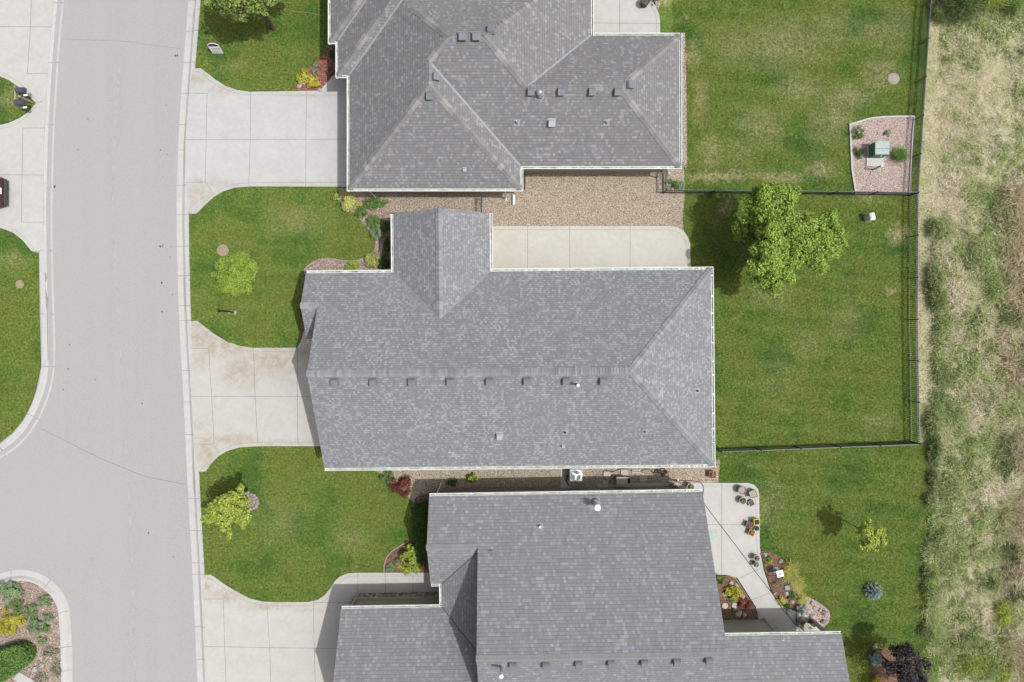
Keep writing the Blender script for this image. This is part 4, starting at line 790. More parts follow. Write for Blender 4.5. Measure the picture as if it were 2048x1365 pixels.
# doors, windows, downspouts, trim
def lbox(name, c, d, mat, par): m = MB(); m.bbox(c, d, min(d) * .15); return m.build(name, mat, par)
def window(par, x, y, z, w, h, axis):
    m = MB(); d = (w + .14, .07, h + .14) if axis == 'x' else (.07, w + .14, h + .14); m.bbox((x, y, z), d, .01); f = m.build('window', 'white', par)
    g = MB(); e = (w, .09, h) if axis == 'x' else (.09, w, h); g.box((x, y, z), e); g.build('pane', 'glass', f)
def garage(par, x, y, w):
    m = MB(); m.bbox((x, y, 1.12), (.06, w + .24, 2.36), .01); g = m.build('garage_door', 'white', par); k = MB()
    for r in range(4):
        for c in range(8): k.bbox((x - .015, y - w / 2 + (c + .5) * w / 8, .30 + r * .54), (.06, w / 8 - .10, .44), .015)
    k.build('panel', 'door', g)
garage(H1, -8.35, 10.9, 5.2); garage(H2, -9.72, -3.9, 5.0); garage(H3, -8.98, -18.3, 5.0)
for a in [(H1, 8.6, 12.3, 1.5, 1.8, 1.2, 'y'), (H1, 4.5, 9.18, 1.5, 1.2, 1.0, 'x'), (H2, 10.32, 0.8, 1.5, 1.8, 1.3, 'y'), (H2, 10.32, -4.6, 1.5, 1.5, 1.2, 'y'), (H2, -10.56, 1.6, 1.45, 1.5, 1.3, 'y'), (H2, 3.5, 3.05, 1.5, 1.5, 1.2, 'x'), (H2, 0.0, -6.77, 1.6, 1.0, .7, 'x'), (H3, -4.21, -10.9, 1.4, 1.6, 1.3, 'y'), (H3, 9.63, -12.0, 1.5, 1.8, 1.4, 'y'), (H3, 3.0, -8.81, 1.6, 1.2, .8, 'x'), (H1, -9.31, 17.8, 1.4, 1.6, 1.3, 'y')]: window(*a)
def front_door(par, x, y, ax):
    d = (1.0, .08, 2.1) if ax == 'x' else (.08, 1.0, 2.1); o = lbox('front_door', (x, y, 1.08), d, 'maroon', par); m = MB(); m.lathe((x - .07, y + (.38 if ax == 'y' else 0), 1.0), [(.02, -.03), (.035, 0), (.02, .03)], 8); m.build('handle', 'galv', o)
front_door(H1, -8.94, 14.9, 'y'); front_door(H2, -9.71, -.25, 'y'); front_door(H3, -3.68, -13.8, 'y')
m = MB(); m.box((-6.3, -14.69, .36), (5.36, .12, .78)); m.box((-6.3, -14.68, .775), (5.40, .17, .05), mi=1); m.build('stone_wainscot', ['stonew', 'rim'], H3)
m = MB(); m.box((-8.97, -14.68, 1.4), (.14, .17, 2.8)); m.build('corner_trim', 'beige', H3)
m = MB(); m.box((14.1, -16.47, 1.4), (.12, .12, 2.8)); m.build('corner_trim', 'beige', H3)
m = MB(); m.box((16.8, -16.55, 1.36), (.16, .16, 2.72)); m.build('porch_post', 'fascia', H3)
def spout(par, x, y, dx, dy):
    m = MB(); m.tube([(x, y, 2.6), (x + dx * .3, y + dy * .3, 2.45), (x + dx * .3, y + dy * .3, .12), (x - dx * .15 + 0, y - dy * .3, .05)], .04, 4); m.build('downspout', 'white', par)
spout(H1, -.35, 7.64, 0, .22); spout(H1, 8.3, 8.83, 0, .22); spout(H2, 10.65, -5.6, -.22, 0); spout(H3, -4.2, -8.48, 0, -.22); spout(H3, 9.3, -8.48, 0, -.22); spout(H1, -7.7, 7.64, 0, .22)
m = MB(); m.bbox((.1, 7.60, .18), (.12, .55, .09), .02); m.build('downspout_extension', 'white', H1)
m = MB(); m.bbox((10.78, -5.1, 1.4), (.12, .62, .5), .02); m.build('meter_box', 'white', H2)
# dish on the gable of the southern house
d = h3.loc(1422, 1067, 2.9); m = MB(); m.tube([(9.66, d.y, 3.2), (9.95, d.y, 3.0), (d.x, d.y, 2.95)], .022, 6)
m.lathe((d.x, d.y, 2.98), [(0, .02), (.16, .035), (.30, .09), (.29, .10), (.15, .05), (0, .03)], 14, 1, Matrix.Rotation(radians(22), 3, 'Y') @ Matrix.Rotation(radians(12), 3, 'X')); m.build('satellite_dish', ['grey', 'ubox'], H3, True)
# ------------------------------------------------------------------ fences and gates
def fence(label, pts, step=2.37, hh=.90, gate=False, name='metal_fence', group='black metal fences round the back yards', pick=.105):
    P = [Vector((*q, 0)) for q in pts]; root = thing(name, P[0], label, 'gate' if gate else 'fence', group); o0 = P[0]
    def post(v): m = MB(); m.bbox(v - o0 + Vector((0, 0, hh / 2 + .0)), (.055, .055, hh + .08), .006); m.lathe(v - o0 + Vector((0, 0, hh + .04)), [(.045, 0), (.03, .03), (0, .04)], 4); m.build('post', 'iron', root)
    post(P[0])
    for A, B in zip(P, P[1:]):
        L = (B - A).length; k = max(1, round(L / step)); t = (B - A).normalized(); ang = math.atan2(t.y, t.x)
        for i in range(k):
            a = A + t * L * i / k; b = A + t * L * (i + 1) / k; post(b); m = MB(); c = (a + b) / 2 - o0; l = (b - a).length
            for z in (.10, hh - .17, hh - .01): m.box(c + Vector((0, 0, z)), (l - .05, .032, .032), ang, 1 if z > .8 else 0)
            n = int(l / pick)
            for j in range(1, n): q = a + t * (l * j / n) - o0; m.box(q + Vector((0, 0, .04 + (hh - .06) / 2)), (.022, .022, hh - .06), ang)
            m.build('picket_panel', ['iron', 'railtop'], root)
    return root
fence('black picket fence running across between the two back yards, beside the bushy tree', PX([(1326, 387), (1420, 387.5), (1818, 391.5)]))
fence('black picket fence along the field beside the lawn with the green utility box', PX([(1860, -300), (1852, -140), (1843, 15), (1818, 391.5)]))
fence('black picket fence along the field beside the middle lawn', PX([(1818, 392.5), (1816.5, 640), (1821, 883)]))
fence('black picket fence at the foot of the middle lawn, from house corner to field', PX([(1433, 899), (1821, 884)]))
fence('narrow black metal gate by the gravel, at the corner of the northern house', PX([(1326, 346), (1326, 386)]), 2.0, gate=True, name='metal_gate', group='gates between the houses', pick=.12)
fence('brown black metal gate across the gravel passage, beside the middle house gable', PX([(964, 401), (963, 446)]), 2.0, gate=True, name='metal_gate', group='gates between the houses', pick=.16)

# ------------------------------------------------------------------ trees and shrubs
def BL(px, py, z, r, rz=None):
    x, y = G(px, py, z); k = S * (H - z) / H; return (x, y, z, r * k, r * k, (rz if rz is not None else r * k * .8))
def tree(name, base, blobs, n, size, leaf, label, cat='tree', group=None, trunk_r=.09, sub=16, seed=1, subr=.42, up=.5, bark='bark'):
    x, y = G(*base); root = thing(name, (x, y, 0), label, cat, group); bl = [BL(*b) for b in blobs]; bl = [(b[0] - x, b[1] - y, *b[2:]) for b in bl]
    m = MB(); zc = min(b[2] - b[5] * .5 for b in bl); f = Vector((0, 0, max(.4, zc * .7))); m.tube([(0, 0, -.05), (0.01, 0, .15), f], [trunk_r * 1.5, trunk_r, trunk_r * .8], 8)
    rr = random.Random(seed)
    for b in bl:
        c = Vector(b[:3]); m.tube([f, f.lerp(c, .5) + Vector((rr.uniform(-.1, .1), rr.uniform(-.1, .1), .1)), c + Vector((0, 0, b[5] * .2))], [trunk_r * .65, trunk_r * .4, .012], 6)
        for _ in range(4):
            d = Vector((rr.uniform(-1, 1) * b[3], rr.uniform(-1, 1) * b[4], rr.uniform(.1, .7) * b[5])) * .75; m.tube([f.lerp(c, .6), c + d], [trunk_r * .3, .008], 5)
    m.build('trunk', bark, root); leaves('crown', bl, n, size, 'leaf_' + leaf, root, up, .45, .6, sub, subr, seed); return root
BIG = [(1540, 425, 4.0, 52), (1510, 400, 3.6, 24), (1535, 383, 4.2, 22), (1570, 400, 4.0, 30), (1500, 455, 3.2, 34), (1487, 468, 2.8, 22), (1545, 480, 4.6, 50), (1590, 475, 4.4, 42), (1630, 465, 4.2, 38), (1655, 450, 4.0, 30), (1665, 480, 4.0, 30), (1640, 505, 3.8, 34), (1590, 510, 3.9, 28),
       (1640, 532, 2.8, 18), (1530, 530, 4.0, 40), (1560, 545, 3.6, 34), (1520, 550, 3.2, 28), (1545, 572, 3.0, 24), (1575, 520, 3.8, 34), (1612, 440, 3.6, 22)]
tree('bushy_tree', (1548, 500), BIG, 74000, .115, 'tree', 'big bushy green tree with a lobed crown in the middle back yard', trunk_r=.16, sub=26, subr=.41, seed=21)
tree('street_tree', (548, 58), [(470, -60, 5.0, 70), (500, 0, 4.0, 36), (460, 8, 3.8, 30), (440, 8, 3.5, 24), (520, 12, 3.6, 22), (485, 28, 3.0, 20), (540, -5, 4.0, 24), (425, -10, 4, 26), (555, -60, 5, 40), (474, 22, 3.2, 18)], 16000, .13, 'far', 'leafy green tree cut off by the top edge, beside the white yard sign', trunk_r=.13, seed=5, sub=14)
tree('round_tree', (500, 556), [(470, 548, 2.2, 44, 1.0), (478, 520, 2.1, 16), (450, 570, 2.0, 18), (490, 575, 2.0, 16), (447, 530, 2.0, 18), (498, 540, 2.1, 16)], 20000, .085, 'treeb', 'small round bright green tree on the front lawn of the middle house', trunk_r=.06, sub=60, subr=.26, seed=8, up=.9)
tree('young_tree', (497, 1004), [(475, 995, 2.6, 20), (455, 1012, 2.9, 28), (485, 1010, 2.4, 22), (432, 1020, 2.7, 22), (418, 1040, 2.4, 16), (450, 1035, 2.7, 26), (478, 1030, 2.5, 22), (478, 980, 2.3, 12), (488, 1048, 2.2, 10), (462, 1062, 2.2, 9), (440, 1030, 2.6, 18), (458, 1075, 2.0, 6), (446, 1060, 2.2, 7)], 9000, .12, 'young', 'sprawling yellow green young tree in a ring of stones on the front lawn', trunk_r=.06, sub=9, subr=.5, seed=4, up=.8)
tree('sapling', (1690, 1042), [(1745, 1072, 2.6, 22), (1728, 1055, 2.4, 13), (1760, 1065, 2.5, 11), (1735, 1045, 2.3, 8), (1760, 1085, 2.5, 12), (1740, 1092, 2.4, 12), (1726, 1093, 2.2, 8), (1764, 1073, 2.5, 9), (1718, 1066, 2.2, 7), (1750, 1098, 2.3, 8)], 4200, .11, 'young', 'thin yellow green sapling standing alone on the southern back lawn', trunk_r=.03, sub=8, subr=.5, seed=2, up=.8)
tree('purple_tree', (1762, 1312), [(1800, 1312, 2.4, 26), (1820, 1318, 2.6, 28), (1840, 1332, 2.4, 22), (1800, 1345, 2.6, 34), (1830, 1360, 2.4, 30), (1780, 1340, 2.2, 20), (1815, 1392, 2.2, 34), (1812, 1296, 2.0, 12), (1790, 1300, 2.1, 12)], 7000, .115, 'purple', 'dark purple leaved tree at the bottom edge by the patio roof', trunk_r=.07, sub=10, subr=.5, seed=9)
def spruce():
    x, y = G(1743, 1180); root = thing('blue_spruce', (x, y, 0), 'small blue spruce alone on the southern back lawn', 'tree'); m = MB(); m.tube([(0, 0, 0), (0, 0, .8)], [.04, .01], 6); V = []
    rg = random.Random(3); ls = []
    for t in range(9):
        z = .10 + t * .075; r = .56 * (1 - (t / 9.3) ** 1.6)
        for k in range(max(5, 12 - t)):
            a = 2 * pi * k / max(5, 12 - t) + t * .7; m.tube([(0, 0, z), (r * .9 * cos(a), r * .9 * sin(a), z + .03)], [.012, .004], 4)
            for q in range(4): f = (q + 1.2) / 5; ls.append((r * f * cos(a), r * f * sin(a), z + .03, .075, .075, .05))
    m.build('trunk', 'bark', root); leaves('crown', ls, 9000, .05, 'leaf_blue', root, .6, .3, .3, 5, .7, 3)
spruce()
def shrub(name, px, py, r, hgt, leaf, label, n=900, size=.07, ry=None, group=None, sub=16, cat='shrub', up=.6, subr=.4, rot=0.0, seed=None):
    z = hgt * .5; x, y = G(px, py, z); k = S * (H - z) / H; rx, ry2 = r * k, (ry or r) * k; root = thing(name, (x, y, 0), label, cat, group, radians(rot)); m = MB(); rr = random.Random(int(px * 7 + py))
    r_ = 1.22; rx *= r_; ry2 *= r_; n = int(n * 2.2); size *= 1.1
    for _ in range(7): a = rr.uniform(0, 6.28); m.tube([(.03 * cos(a), .03 * sin(a), 0), (rx * .6 * cos(a), ry2 * .6 * sin(a), hgt * rr.uniform(.5, .85))], [.012, .005], 4)
    m.build('stem', 'bark', root); leaves('foliage', [(0, 0, hgt * .48, rx, ry2, hgt * .52)], n, size, 'leaf_' + leaf, root, up, .5, .5, sub, subr, int(px + py) if seed is None else seed); return root
for a in [('shrub', 695, 403, 24, .7, 'vari', 'wide yellow variegated shrub at the lawn corner under the northern house eave', 1500, .08, 17), ('shrub', 753, 405, 20, .6, 'green', 'loose dark green shrub on the gravel under the northern house eave', 700, .075, 14),
          ('shrub', 723, 428, 12, .55, 'green', 'small round mid green shrub at the tip of the pink gravel bed', 800, .055), ('shrub', 748, 444, 13, .7, 'green', 'tall mid green shrub touching the shadow of the middle house wing', 900, .055, 13), ('shrub', 756, 463, 12, .7, 'sage', 'green shrub half in the shadow of the middle house wing', 900, .055, 15),
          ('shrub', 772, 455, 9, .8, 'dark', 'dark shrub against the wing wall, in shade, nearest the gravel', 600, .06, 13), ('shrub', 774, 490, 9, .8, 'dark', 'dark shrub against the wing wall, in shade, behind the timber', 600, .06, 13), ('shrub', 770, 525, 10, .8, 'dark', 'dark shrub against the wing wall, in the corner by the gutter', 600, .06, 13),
          ('shrub', 702, 531, 14, .5, 'lime', 'low yellow green shrub at the edge of the bed before the middle house', 800, .065, 9), ('shrub', 745, 521, 15, .6, 'vari', 'yellow green shrub at the end of the grey timber', 900, .07),
          ('shrub', 607, 154, 13, .45, 'yellow', 'bright yellow shrub in red mulch, the one nearer the lawn', 900, .06), ('shrub', 624, 164, 12, .45, 'yellow', 'bright yellow shrub in red mulch, the one beside the pavement', 900, .06), ('shrub', 631, 140, 9, .3, 'silver', 'grey green straggly plant in red mulch', 260, .06, 14),
          ('shrub', 662, 92, 7, .4, 'sage', 'small blue green plant in shaded red mulch by the roof step', 220, .06), ('shrub', 666, 110, 7, .4, 'dark', 'small dark plant in shaded red mulch beside the square planter', 220, .06),
          ('shrub', 776, 957, 12, .5, 'green', 'bright green shrub under the south gutter of the middle house', 700, .06), ('shrub', 798, 968, 20, .75, 'red', 'dark red barberry bush at the lawn tip south of the middle house', 1500, .055, 18), ('shrub', 808, 985, 12, .4, 'red', 'low red brown clump at the foot of the barberry bush', 400, .055),
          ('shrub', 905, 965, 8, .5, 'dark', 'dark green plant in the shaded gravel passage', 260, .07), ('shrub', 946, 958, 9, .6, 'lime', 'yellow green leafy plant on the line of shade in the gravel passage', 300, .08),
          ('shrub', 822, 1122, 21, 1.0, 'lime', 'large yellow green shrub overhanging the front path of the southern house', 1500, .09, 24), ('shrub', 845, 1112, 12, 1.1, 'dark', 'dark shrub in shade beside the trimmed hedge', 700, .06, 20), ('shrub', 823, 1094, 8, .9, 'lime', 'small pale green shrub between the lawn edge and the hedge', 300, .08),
          ('shrub', 780, 1135, 9, .3, 'sage', 'low green plant at the tip of the brown bed by the front path', 320, .06), ('shrub', 708, 1206, 6, .5, 'dark', 'small dark plant tucked against the garage wall corner', 200, .06),
          ('shrub', 1716, 266, 12, .5, 'green', 'round green shrub in the corner of the white edged gravel bed', 900, .05), ('shrub', 1777, 266, 7, .3, 'sage', 'small grey green tuft near the top of the white edged gravel bed', 260, .05), ('shrub', 1718, 303, 12, .4, 'dark', 'sparse dark green shrub left of the green utility box', 420, .055),
          ('shrub', 1345, 368, 10, .5, 'green', 'green shrub inside the fence corner by the narrow gate', 360, .06), ('shrub', 1362, 372, 9, .4, 'sage', 'pale green shrub poking through the fence by the narrow gate', 300, .06),
          ('shrub', 1466, 1185, 14, .55, 'yellow', 'yellow green bush in the brown bed beside the patio walk', 700, .07), ('shrub', 1489, 1208, 13, .35, 'red', 'low dark red plant in the brown bed beside the patio walk', 700, .055, 11), ('shrub', 1440, 1162, 9, .5, 'green', 'mossy green shrub by the gable wall at the patio', 400, .05), ('shrub', 1466, 1200, 7, .4, 'sage', 'light green sprig below the yellow bush', 200, .06),
          ('shrub', 1470, 1221, 6, .3, 'green', 'small bright green plant at the edge of shade by the white rock', 160, .05), ('shrub', 1535, 1118, 7, .25, 'green', 'small dark green plant at the top of the patio flower bed', 300, .05), ('shrub', 1584, 1193, 8, .3, 'green', 'bright green mound in the middle of the patio flower bed', 420, .05, 9), ('shrub', 1563, 1202, 10, .3, 'grassy', 'straw yellow tuft beside the curve of the patio walk', 360, .06),
          ('shrub', 1603, 1215, 10, .5, 'blue', 'blue green spiky plant by the white stones', 420, .07), ('shrub', 1540, 1128, 8, .2, 'yellow', 'sparse yellow ground plant in the patio flower bed', 120, .05), ('shrub', 1575, 1213, 7, .3, 'dark', 'small dark plant on the shadow line of the patio bed', 200, .05),
          ('shrub', 20, 1180, 26, .6, 'sage', 'wide grey green shrub at the top of the kerbed island bed', 1600, .07, 20), ('shrub', 30, 1214, 14, .6, 'green', 'dark green shrub between the yellow bushes of the island bed', 600, .06), ('shrub', 8, 1240, 12, .6, 'yellow', 'golden shrub cut by the left edge in the island bed', 700, .06, 30), ('shrub', 18, 1255, 18, .6, 'yellow', 'big golden yellow shrub in the island bed', 1300, .06), ('shrub', 40, 1240, 13, .55, 'yellow', 'golden shrub beside the grey green row in the island bed', 800, .06),
          ('shrub', 91, 1204, 14, .4, 'sage', 'grey green shrub nearest the kerb curve in the island bed', 700, .06, 10), ('shrub', 62, 1222, 14, .5, 'sage', 'grey green shrub in the middle of the island bed', 900, .06, 16), ('shrub', 68, 1252, 14, .5, 'sage', 'grey green shrub below the middle one in the island bed', 900, .06, 16), ('shrub', 94, 1236, 10, .4, 'sage', 'small grey green shrub by the straight kerb of the island bed', 400, .06), ('shrub', 92, 1258, 9, .35, 'green', 'small olive shrub low in the island bed', 300, .06),
          ('shrub', 84, 1283, 9, .3, 'sage', 'small shrub above the round hedge of the island', 300, .06), ('shrub', 100, 1306, 15, .3, 'silver', 'faded grey shrub near the island kerb', 420, .06, 9), ('shrub', 111, 1338, 10, .35, 'silver', 'dull olive shrub at the straight kerb low in the island', 400, .06, 14), ('shrub', 82, 1362, 14, .35, 'silver', 'dull shrub at the bottom edge of the island', 400, .06),
          ('shrub', 1752, 1318, 12, .5, 'blue', 'blue green spiky plant in the shade of the purple tree', 420, .09), ('shrub', 1753, 1362, 8, .35, 'yellow', 'small yellow plant in red mulch by the purple tree', 260, .06),
          ('shrub', 1310, -2, 8, .7, 'green', 'green plant growing out of the dark patio pot at the top edge', 300, .06)]:
    shrub(*a[:7], n=a[7], size=a[8], ry=a[9] if len(a) > 9 else None)
def wild_bush(px, py, r, h, leaf, label, n, ry=None):
    o = shrub('wild_bush', px, py, r * .78, h * .8, 'brush' if leaf in ('green', 'dark') and py > 60 else leaf, label, int(n * .5), .075, ry and ry * .8, 'wild bushes in the field', 22, 'bush', subr=.5)
    rg = np.random.default_rng(int(px + py)); m = int(n * 1.3); P = rg.normal(size=(m, 2)) * np.array([r, ry or r]) * S * .62
    blades('shoots', P, rg.uniform(.35, .9, m) * h * np.clip(1.15 - np.linalg.norm(P / (np.array([r, ry or r]) * S), axis=1) * .5, .3, 1), rg.uniform(.014, .030, m), rg.uniform(.3, 1.0, m), 'leaf_' + {'sage': 'weed', 'dark': 'brush', 'green': 'weed', 'brush': 'weed'}.get(leaf, leaf), o, None, 0.0, 1.0, None, int(px))['kind'] = 'stuff'; return o
for a in [(1925, 5, 36, 1.6, 'dark', 'large dark bush at the top of the field beside the fence', 2200, 22), (1890, 22, 16, .9, 'green', 'low green bush beside the dark bush at the top of the field', 600), (1985, -12, 16, 1.6, 'lime', 'bright lime bush cut off by the top edge of the field', 900), (2030, 5, 22, 1.3, 'green', 'green bush in the top corner of the field', 900),
          (1874, 560, 12, 1.0, 'green', 'dark green bush at the field edge beside the middle fence', 700, 34), (1880, 600, 13, .9, 'green', 'green bush just below the first one at the field edge', 600, 24), (1955, 508, 16, .7, 'weed', 'bright green tussock in the upper middle of the field', 600), (1990, 582, 16, .9, 'weed', 'green tussock beside the brown reeds', 700, 24), (1964, 640, 14, .7, 'weed', 'round bright green tussock alone in the pale grass', 600), (2004, 640, 14, .8, 'green', 'dark green tussock near the right edge', 500),
          (1874, 450 + 5, 12, .8, 'green', 'green bush at the field edge near the fence corner', 400, 18), (2040, 700, 12, 1.1, 'dark', 'dark bush at the right edge of the field', 500, 22), (1868, 845, 12, .8, 'green', 'green bush at the field edge near the fence end', 500, 24), (1872, 900, 10, .9, 'dark', 'dark narrow bush below the fence end', 500, 34), (2018, 935, 16, .8, 'green', 'green bush on the right beside pale reeds', 500),
          (1886, 1085, 18, .8, 'weed', 'soft green clump against the southern lawn edge', 900, 26), (1868, 960, 9, .7, 'dark', 'dark clump where the lawn meets the field', 300, 20), (2010, 1230, 24, 1.0, 'lime', 'yellow green bush in the lower right of the field', 1000), (2040, 1190, 14, 1.2, 'dark', 'dark bush at the lower right edge', 500), (1960, 1330, 30, .8, 'lime', 'spreading yellow green bush near the bottom of the field', 1100, 20), (2010, 1345, 18, .8, 'lime', 'yellow green bush at the bottom right corner', 600), (2030, 1110, 12, 1.2, 'dark', 'dark bush halfway down the right edge', 400, 26), (1860, 1000, 10, .6, 'dark', 'dark clump by the lawn, highest of the row below the fence', 300, 14), (1858, 1150, 11, .6, 'dark', 'dark clump at the lawn edge under the soft green one', 300, 12), (1854, 1180, 9, .6, 'dark', 'small dark clump at the lawn edge level with the blue spruce', 260, 10), (1852, 1262, 11, .6, 'dark', 'dark clump at the lawn edge level with the patio roof', 300, 10), (1985, 1170, 14, .9, 'green', 'olive bush above the yellow green one', 500)]: wild_bush(*a)
# clipped hedges
def hedge(name, label, poly, hgt, leaf, n, size=.05):
    P = PX(poly); c = np.mean(np.array(P), 0); root = thing(name, (c[0], c[1], 0), label, 'hedge'); Q = sample(P, n / max(.2, abs(area(P)))); m = len(Q); rg = np.random.default_rng(5); pts = [(q[0] - c[0], q[1] - c[1]) for q in P]
    core = MB(); cp = [(x * .82, y * .82) for x, y in pts]; core.poly(cp, hgt * .8, 0, hgt * .8); core.build('stem', 'bark', root)
    T = np.c_[Q - c, hgt * (1 + rg.normal(size=m) * .05)]; sd = []
    for a, b in zip(pts, pts[1:] + pts[:1]):
        k = int(math.dist(a, b) * hgt * n / max(.2, abs(area(P))) * .7); t = rg.random((k, 1)); sd.append(np.c_[np.array(a) * (1 - t) + np.array(b) * t + rg.normal(size=(k, 2)) * .03, rg.uniform(.05, hgt, (k, 1))])
    X = np.concatenate([T] + sd); b = np.c_[X, np.full((len(X), 3), .05)]; n2 = len(X); N = rg.normal(size=(n2, 3)); N[:, 2] = np.abs(N[:, 2]) + .3; N /= np.linalg.norm(N, axis=1)[:, None]
    t = np.cross(N, rg.normal(size=(n2, 3))); t /= np.linalg.norm(t, axis=1)[:, None]; s = np.cross(N, t); L = size * rg.uniform(.7, 1.4, (n2, 1)); V = np.stack([X - t * L, X + s * L * .6, X + t * L, X - s * L * .6], 1)
    npmesh('foliage', V.reshape(-1, 3), np.arange(n2 * 4).reshape(n2, 4), 'leaf_' + leaf, root)
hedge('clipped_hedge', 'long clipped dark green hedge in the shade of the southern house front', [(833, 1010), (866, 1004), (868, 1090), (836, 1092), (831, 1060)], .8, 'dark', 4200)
hedge('clipped_hedge', 'thick rounded dark green hedge at the bottom left of the island bed', smooth_path([(-60, 1330), (20, 1290), (55, 1280), (72, 1290), (75, 1308), (62, 1325), (20, 1352), (-50, 1400)], 2, True), .8, 'green', 7000)
def tuft(px, py, r, hgt, label, leaf='grassy', n=160, ry=None, rot=0):
    x, y = G(px, py); root = thing('ornamental_grass', (x, y, 0), label, 'ornamental grass', 'ornamental grasses in the beds'); rg = np.random.default_rng(int(px)); P = rg.normal(size=(n, 2)) * np.array([r * S * .35, (ry or r) * S * .35]); 
    if rot: c_, s_ = cos(radians(rot)), sin(radians(rot)); P = P @ np.array([[c_, s_], [-s_, c_]])
    blades('blades', P, rg.uniform(.6, 1.1, n) * hgt, rg.uniform(.012, .024, n), rg.uniform(.5, 1.1, n), 'leaf_' + leaf, root, None, 0.0, 1.0, None, int(px))
tuft(1795, 312, 13, .55, 'spiky green ornamental grass right of the green utility box', 'green', 520); tuft(1577, 1140, 12, .5, 'pale yellow ornamental grass behind the white topped feeder', 'grassy', 750, 20, -20); tuft(1592, 1166, 10, .45, 'yellow ornamental grass along the lawn edge of the patio bed', 'grassy', 750, 20, 25)
tuft(1554, 1166, 8, .4, 'sparse dry grass tuft in the middle of the patio bed', 'dry', 110); tuft(1603, 1196, 11, .4, 'thin rust tinted grass tuft at the lower end of the patio bed', 'grassy', 200); tuft(1790, 1388, 10, .4, 'grass tuft beneath the purple tree', 'grassy', 100)

# ------------------------------------------------------------------ small things
def boulder(px, py, r, label, mat='rock', hgt=.7): x, y = G(px, py); m = MB(); m.rock((0, 0, r * S * hgt * .4), r * S * .88, int(px * 3 + py), hgt); o = m.build('boulder', mat, None); o.location = (x, y, 0.03); tag(o, label, 'rock', 'rocks in the beds')
for a in [(600, 172, 6, 'pale flat rock below the yellow shrubs in red mulch', 'rock', .4), (608, 167, 5, 'pale grey rock touching the yellow shrub in red mulch', 'rock', .4), (640, 181, 4, 'small pale rock at the tip of red mulch by the driveway', 'rock', .5), (795, 1123, 6, 'rounded tan rock by the yellow green shrub at the front path'), (1529, 1109, 5, 'pinkish rock at the top of the patio flower bed'), (1560, 1122, 6, 'white rock above the feeder in the patio flower bed'),
          (1579, 1161, 6, 'mottled grey rock beside the yellow ornamental grass'), (1571, 1187, 6, 'pale rock left of the green mound in the patio bed'), (1583, 1201, 6, 'flat white rock just below the green mound'), (1587, 1181, 4, 'small white rock just above the green mound'), (1549, 1187, 4, 'small grey rock at the edge of the patio walk'), (1611, 1211, 8, 'large white rock beside the blue green spiky plant'), (1623, 1206, 6, 'white rock at the top of the pink gravel tip'),
          (1628, 1215, 5, 'white rock right of the large one on the pink gravel'), (1625, 1233, 7, 'white block of rock at the corner of the covered patio'), (1646, 1224, 7, 'dark rock at the far side of the pink gravel tip', 'rockd'), (1639, 1220, 5, 'tan rock before the dark rock on the pink gravel'), (1645, 1242, 7, 'dark rock lowest on the pink gravel tip', 'rockd'), (1650, 1230, 5, 'grey rock between the two dark rocks'), (1575, 1224, 4, 'cream rock on the shaded edge of the patio'), (1606, 1228, 5, 'tan rock in shade under the spiky plant'),
          (1472, 1172, 7, 'white rock at the head of the triangular bed'), (1462, 1166, 5, 'grey rock near the head of the triangular bed'), (1484, 1193, 7, 'pale pink rock right of the yellow bush'), (1490, 1200, 6, 'whitish slanted rock by the red plant', 'rock', .5), (1447, 1188, 6, 'white oblong rock against the gable side of the triangular bed', 'rock', .5), (1476, 1227, 8, 'white oval rock in the shaded end of the triangular bed'), (1488, 1229, 5, 'small upright rock in the shaded end of the triangular bed'),
          (1748, 1293, 6, 'grey white rock in the shadow of the purple tree'), (1337, 347, 5, 'white rock inside the narrow gate'), (1522, 1108, 3, 'tiny dark rock at the corner of the patio edge', 'rockd'), (72, 1338, 7, 'cream rock on bare ground above the island kerb strip'), (64, 1352, 5, 'small cream rock near the bottom of the island'), (85, 1330, 6, 'cream rock below the faded shrub in the island'), (60, 1338, 5, 'small tan rock beside the round hedge'),
          (768, 523, 3, 'small rock at the foot of the timber by the wing wall'), (509, 560, 3, 'small pale stone at the edge of the round tree')]: boulder(*a)
for i, (px, py) in enumerate([(497, 985), (503, 988), (508, 991), (513, 995), (516, 1001), (516, 1007), (513, 1013), (508, 1017), (502, 1018), (492, 987)]):
    x, y = G(px, py); m = MB(); m.rock((0, 0, .05), .095, i, .7); o = m.build('edging_stone', 'rock'); o.location = (x, y, .02); tag(o, 'pale stone of the ring round the sprawling young tree', 'stone', 'stones ringing the young tree')

def planter(px, py, r, hgt, shape, mat, label, fill='potsoil', plant=None, rz=0, pn=120, ps=.06, z0=.04, name='planter', rim=None, ry=None):
    x, y = G(px, py, hgt); root = thing(name, (x, y, z0), label, 'planter', 'pots and planters', radians(rz)); m = MB(); R = r * S * (H - hgt) / H
    n = 4 if shape == 'sq' else 18; q = 1.414 if n == 4 else 1.0; mm = MB(); t = .78
    prof = [(R * t * q, 0), (R * .97 * q, hgt * .93), (R * 1.0 * q, hgt * .93), (R * 1.0 * q, hgt), (R * .84 * q, hgt), (R * .80 * q, hgt - .06)]
    m.lathe((0, 0, 0), prof, n, 0); 
    sy = (ry / r) if ry else 1.0
    if sy != 1.0: m.v = [(v[0], v[1] * sy, v[2]) for v in m.v]
    o = m.build('pot', rim or mat, root, n > 4)
    s = MB(); s.lathe((0, 0, hgt - .05), [(R * .82 * q, 0), (R * .4 * q, .015), (0, .02)], n); s.v = [(v[0], v[1] * sy, v[2]) for v in s.v]; s.build('soil', fill, root)
    if plant: leaves('plant', [(0, 0, hgt + .05, R * .75, R * .75 * sy, .13)], pn, ps, 'leaf_' + plant, root, .6, .4, .55, 10, .45, int(px))
    return root
